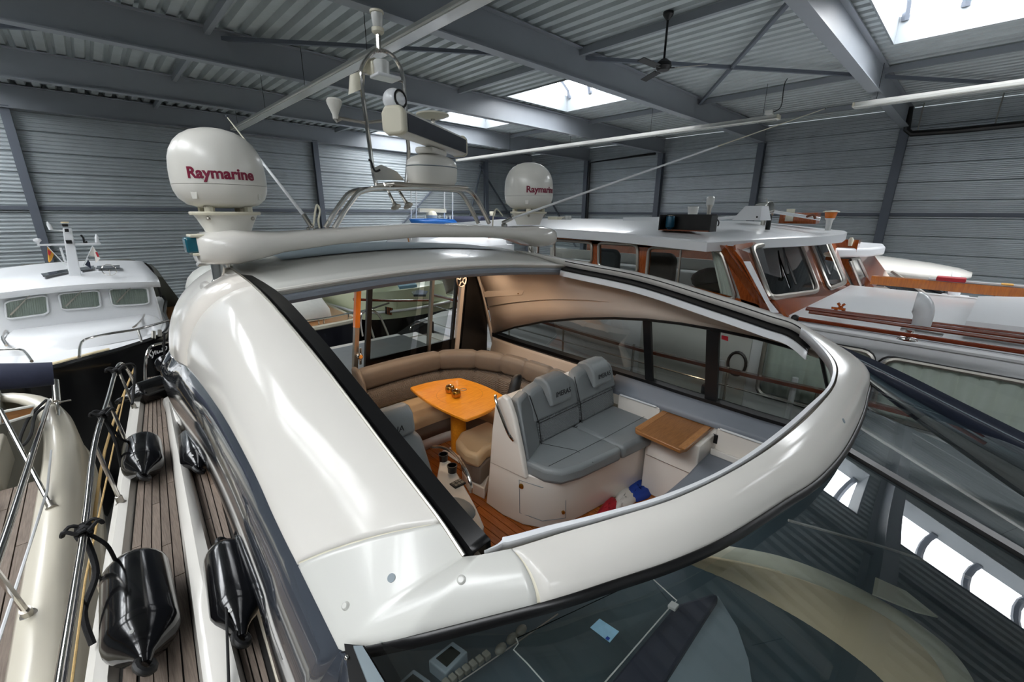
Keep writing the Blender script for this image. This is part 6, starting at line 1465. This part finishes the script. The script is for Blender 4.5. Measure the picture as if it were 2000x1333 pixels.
p = at(1630, 476, X=9.6); simple('roof_chest', 'small mahogany chest under the tip of the white visor', 'chest', p, [('case', MB().box(9.5, 9.7, p.y-.35, p.y+.3, p.z-.12, p.z+.08), 'mahogany'), ('lamp', MB().lathe([(.03, 0), (.04, .1), (.02, .14)], (9.45, p.y-.25, p.z-.02), (0, 0, 1), 10), 'ivory')])
fb = thing('white_motor_cruiser', 'white motor cruiser with rounded hardtop at the right wall', 'boat', (13.0, 2, ZF))
ol3 = [V(11.9, 8, 0), V(11.9, 1, 0), V(12.0, -3, .1), V(13.2, -6.5, .3), V(14.4, -3, .1), V(14.5, 8, 0)]
hull_from('hull', ol3, -2.2, fb, 'white'); keelblock(fb, 13.2, 1)
ht = []
for y, z, hw, th in ((6, -.78, 1.15, .40), (3, -.85, 1.15, .40), (1.6, -.92, 1.10, .38), (.6, -1.01, .95, .32), (.1, -1.07, .7, .22), (-.12, -1.12, .3, .08)):
    ht.append([V(12.95+hw*math.copysign(abs(math.cos(a))**.7, math.cos(a)), y, z-th/2+th/2*math.sin(a)*(1.25 if math.sin(a) > 0 else 1)) for a in [2*PI*k/20 for k in range(20)]])
obj('hardtop', MB().loft(ht), 'gelcoat', fb, smooth=60)
obj('cabin_side', MB().prism([V(11.98, 6, -1.0), V(11.98, 2.6, -1.08), V(11.98, 1.9, -1.05), V(11.95, .6, -1.65), V(11.95, 1.6, -2.2), V(11.95, 6, -2.2)], (.05, 0, 0)), 'gelcoat', fb, smooth=0)
obj('side_opening', MB().prism([V(11.94, 5, -1.2), V(11.94, 2.7, -1.22), V(11.94, 1.9, -1.7), V(11.94, 5, -1.7)], (.02, 0, 0)), 'rubber', fb, smooth=0)
obj('windscreen', MB().grid([[V(11.96, 1.7, -1.12), V(11.92, .4, -1.75)], [V(12.6, 1.3, -1.12), V(12.6, -.35, -1.80)], [V(13.4, 1.3, -1.12), V(13.4, -.35, -1.80)], [V(13.9, 1.7, -1.12), V(13.95, .4, -1.75)]]), 'darkpane', fb, smooth=0, solid=.02)
obj('screen_bar', MB().tube([V(11.94, 1.05, -1.1), V(11.9, .05, -1.76)], .03, 6), 'brushed', fb)
obj('screen_bar', MB().tube([V(12.6, 1.2, -1.12), V(12.58, -.40, -1.80)], .025, 6), 'black', fb)
obj('foredeck', MB().prism([V(11.95, 1.5, -2.0), V(12.05, -3, -1.95), V(13.2, -6.3, -1.8), V(14.35, -3, -1.95), V(14.4, 1.5, -2.0)], (0, 0, .18)), 'white', fb, smooth=0)
pl_ = [at(1740, 550, X=13.0), at(1830, 552, X=13.0), at(1960, 560, X=13.0), at(2060, 570, X=13.0)]
obj('pulpit_rail', MB().tube(pl_, .02, 6), 'steel', fb)
for q_ in ((1845, 552, 585), (1943, 560, 592)): obj('pulpit_post', MB().tube([at(q_[0], q_[1], X=13.0), at(q_[0], q_[2], X=13.0)], .018, 6), 'steel', fb)
cowl('white vent cowl further off beyond the orange plank', at(1862, 578, X=11.0), 1.0)
# ================================================================== BOATS SEEN OVER AND THROUGH THE STERN
wb2 = thing('tarpaulin_boat', 'boat under a pale grey tarpaulin with navy hull seen through the saloon doors', 'boat', (2.4, 10, ZF))
olt = [V(.9, 14, 0), V(.9, 10.8, 0), V(1.4, 9.6, 0), V(2.3, 8.85, .05), V(3.2, 8.65, .1), V(3.75, 8.8, .1), V(3.9, 9.6, .05), V(3.9, 14, 0)]
hull_from('hull', olt, -2.32, wb2, 'navyhull'); keelblock(wb2, 2.4, 11.5)
obj('teak_edge', MB().tube([p+V(0, 0, -2.30) for p in smooth_path(olt, 4, True)], .05, 6, True), 'ivory', wb2)
obj('teak_deck', MB().prism([lerp(V(2.4, 11.5, 0), p, .97)+V(0, 0, -2.30) for p in smooth_path(olt, 4, True)], (0, 0, .03)), 'teakedge', wb2, smooth=0)
tc = []
for y, zt_, hw in ((9.15, -2.1, .75), (9.5, -1.75, .85), (10.3, -1.45, .95), (12, -1.2, 1.05), (13.6, -1.25, 1.05)):
    tc.append([V(2.6+hw*math.cos(a)*1.1, y+.08*math.cos(3*a), lerp(-2.28, zt_, math.sin(a)**.55 if math.sin(a) > 0 else 0)) for a in [PI*k/14 for k in range(15)]])
obj('tarpaulin', MB().loft(tc, False, False), 'curtain_cream', wb2, smooth=60, solid=.015)
obj('tarpaulin_front', MB().prism(tc[0], (0, .02, 0)), 'curtain_cream', wb2, smooth=0)
obj('pulpit', MB().tube(smooth_path([at(*q_, Y=8.75) for q_ in ((560, 632), (600, 627), (640, 621), (680, 613), (720, 605), (760, 592))], 4), .02, 8), 'steel', wb2)
for u in (622, 632, 680): obj('pulpit_leg', MB().tube([at(u, 624-(u-622)*.18, Y=8.75), at(u+2, 655-(u-622)*.18, Y=8.8)], .016, 6), 'steel', wb2)
cbt = thing('pale_green_boat', 'pale green wooden boat with dark hull seen through the saloon doors', 'boat', (5.2, 10.5, ZF))
olg = [V(4.2, 14, 0), V(4.15, 10.5, 0), V(4.45, 9.5, 0), V(5.2, 9.0, .05), V(6.1, 8.9, .1), V(6.9, 9.4, .05), V(7.2, 10.5, 0), V(7.2, 14, 0)]
hull_from('hull', olg, -2.45, cbt, 'blackhull'); keelblock(cbt, 5.6, 12)
sg_ = smooth_path(olg, 4, True); cG = V(5.6, 12, 0)
obj('topside_band', MB().loft([[lerp(cG, p, 1.0)+V(0, 0, z) for p in sg_] for z in (-2.45, -2.28)]), 'celadon', cbt, smooth=60)
obj('trunk', MB().loft([[lerp(cG, p, .90)+V(0, 0, -2.28) for p in sg_], [lerp(cG, p, .86)+V(0, 0, -1.86) for p in sg_], [lerp(cG, p, .80)+V(0, 0, -1.82) for p in sg_]]), 'celadon', cbt, smooth=40)
obj('upper_trunk', MB().loft([[lerp(cG, p, .62)+V(0, 0, -1.83) for p in sg_], [lerp(cG, p, .56)+V(0, 0, -1.42) for p in sg_], [lerp(cG, p, .48)+V(0, 0, -1.36) for p in sg_]]), 'celadon', cbt, smooth=40)
obj('rub_rail', MB().tube([p+V(0, 0, -2.27) for p in sg_], .03, 6, True), 'white', cbt)
def g9(u, v, Y=9.22): return at(u, v, Y=Y)
for px in (((752, 599), (766, 602), (766, 616), (752, 613)), ((792, 608), (806, 610), (805, 620), (791, 618))):
    w_ = empty_part('grilled_window', cbt); q_ = [g9(*p_) for p_ in px]
    obj('pane', MB().prism(q_, (0, -.03, 0)), 'rubber', w_, smooth=0)
    for f in (.25, .5, .75): obj('bar', MB().bar(lerp(q_[0], q_[1], f)+V(0, -.04, 0), lerp(q_[3], q_[2], f)+V(0, -.04, 0), .02, .02), 'mahogany', w_)
obj('sky_hatch', MB().prism([at(*q_, Z=-1.35) for q_ in ((775, 556), (805, 552), (815, 562), (780, 566))], (0, 0, .06)), 'cardblue', cbt, smooth=0, bevel=.01)
obj('dark_hatch', MB().prism([at(*q_, Z=-1.79) for q_ in ((803, 573), (820, 570), (836, 573), (832, 580), (808, 580))], (0, 0, .05)), 'darkpane', cbt, smooth=0, bevel=.01)
gr = [g9(*q_, 9.15) for q_ in ((690, 585), (735, 587), (780, 588), (838, 587))]
obj('wood_rail', MB().tube(smooth_path(gr, 4), .03, 8), 'redwood', cbt)
for u in (776, 825): obj('rail_post', MB().tube([g9(u, 588, 9.15), g9(u-1, 622, 9.15)], .018, 6), 'celadon', cbt)
wb3 = thing('white_hulled_boat', 'white hull with blue cover at the right of the saloon door view', 'boat', (8.3, 11.5, ZF))
olw = [V(7.35, 15, 0), V(7.35, 11, 0), V(7.6, 10, 0), V(8.4, 9.5, .1), V(9.2, 10, 0), V(9.4, 11, 0), V(9.4, 15, 0)]
hull_from('hull', olw, -1.75, wb3, 'white'); keelblock(wb3, 8.3, 12)
obj('wood_capping', MB().tube([p+V(0, 0, -1.75) for p in smooth_path(olw, 4, True)], .05, 6, True), 'redwood', wb3)
obj('cover', MB().ball((8.35, 11.8, -1.7), .85, 1.6, .55, 18, 10), 'darkblue', wb3)
# blue tarpaulin boat far behind the arch
bt_ = thing('blue_tarp_boat', 'distant white boat with bright blue tarpaulin behind the radar arch', 'boat', (10.5, 14, ZF))
olb = [V(8.2, 16.8, 0), V(8.6, 14, 0), V(10.0, 12.9, .1), V(12.0, 12.9, .1), V(13.3, 14, 0), V(13.4, 16.8, 0)]
hull_from('hull', olb, -1.3, bt_, 'white'); keelblock(bt_, 10.8, 15)
obj('foredeck', MB().grid([[at(*q_, Y=13.2) for q_ in ((800, 476), (870, 462), (930, 460), (985, 466))], [at(*q_, Y=13.0) for q_ in ((810, 490), (880, 486), (940, 488), (995, 492))]]), 'white', bt_, smooth=60, solid=.05)
obj('wheelhouse', MB().box(8.7, 11.0, 14.2, 16.6, -1.3, -.55), 'white', bt_, bevel=.08)
tq = [at(*q_, Y=14) for q_ in ((800, 428), (806, 438), (898, 440), (888, 429), (850, 427))]
obj('blue_tarpaulin', MB().loft([[p+V(0, 0, -.0) for p in tq], [p+V(.25, .5, -.0) for p in tq]]), 'tarpblue', bt_, smooth=0)
obj('tarp_skirt', MB().grid([[at(u, v, Y=13.98), at(u+1, v2, Y=14.0)] for u, v, v2 in ((803, 428, 441), (830, 430, 439), (850, 429, 438), (875, 431, 437), (898, 438, 442))]), 'tarpblue', bt_, smooth=60, solid=.02)
def b14(u, v): return at(u, v, Y=14.4)
obj('small_radar', MB().bar(b14(818, 411), b14(870, 412), .12, .14).lathe([(.18, -.05), (.22, .1), (.18, .2), (.1, .26)], b14(843, 426), (0, 0, 1), 16), 'ivory', bt_)
for u in (803, 813, 868, 884): obj('pole', MB().tube([b14(u, 470), b14(u, 372)], .025, 6), 'white', bt_)
obj('wood_staff', MB().tube([b14(795, 455), b14(799, 475)], .03, 6), 'teakedge', bt_)
for u in (830, 858, 872, 879): obj('roof_light', MB().tube([b14(u, 429), b14(u, 421)], .03, 6), 'ivory', bt_)
obj('orange_fitting', MB().box(11.1, 11.25, 12.95, 13.0, -.92, -.80), 'orangewood', bt_)
nb = thing('navy_covered_boat', 'boat with dark navy cover between the arch and the far dome', 'boat', (12.5, 16.0, ZF))
oln = [V(11.9, 18.6, 0), V(12.0, 15.8, 0), V(13.4, 15, 0), V(15.0, 15.8, 0), V(15.0, 18.6, 0)]
hull_from('hull', oln, -1.2, nb, 'white'); keelblock(nb, 13.4, 17)
nq = [at(*q_, Y=15.4) for q_ in ((936, 429), (940, 424), (960, 423), (990, 426), (1005, 438), (940, 440))]
obj('cover', MB().prism(nq, (0, 2.5, 0)), 'darkblue', nb, smooth=0, bevel=.05)
obj('cover_base', MB().box(12.0, 15.0, 15.6, 18.4, -1.2, -.45), 'white', nb, bevel=.05)
obj('roof_lamp', MB().lathe([(.1, 0), (.14, .1), (.14, .2)], at(962, 422, Y=15.5), (0, 0, 1), 12), 'ivory', nb)
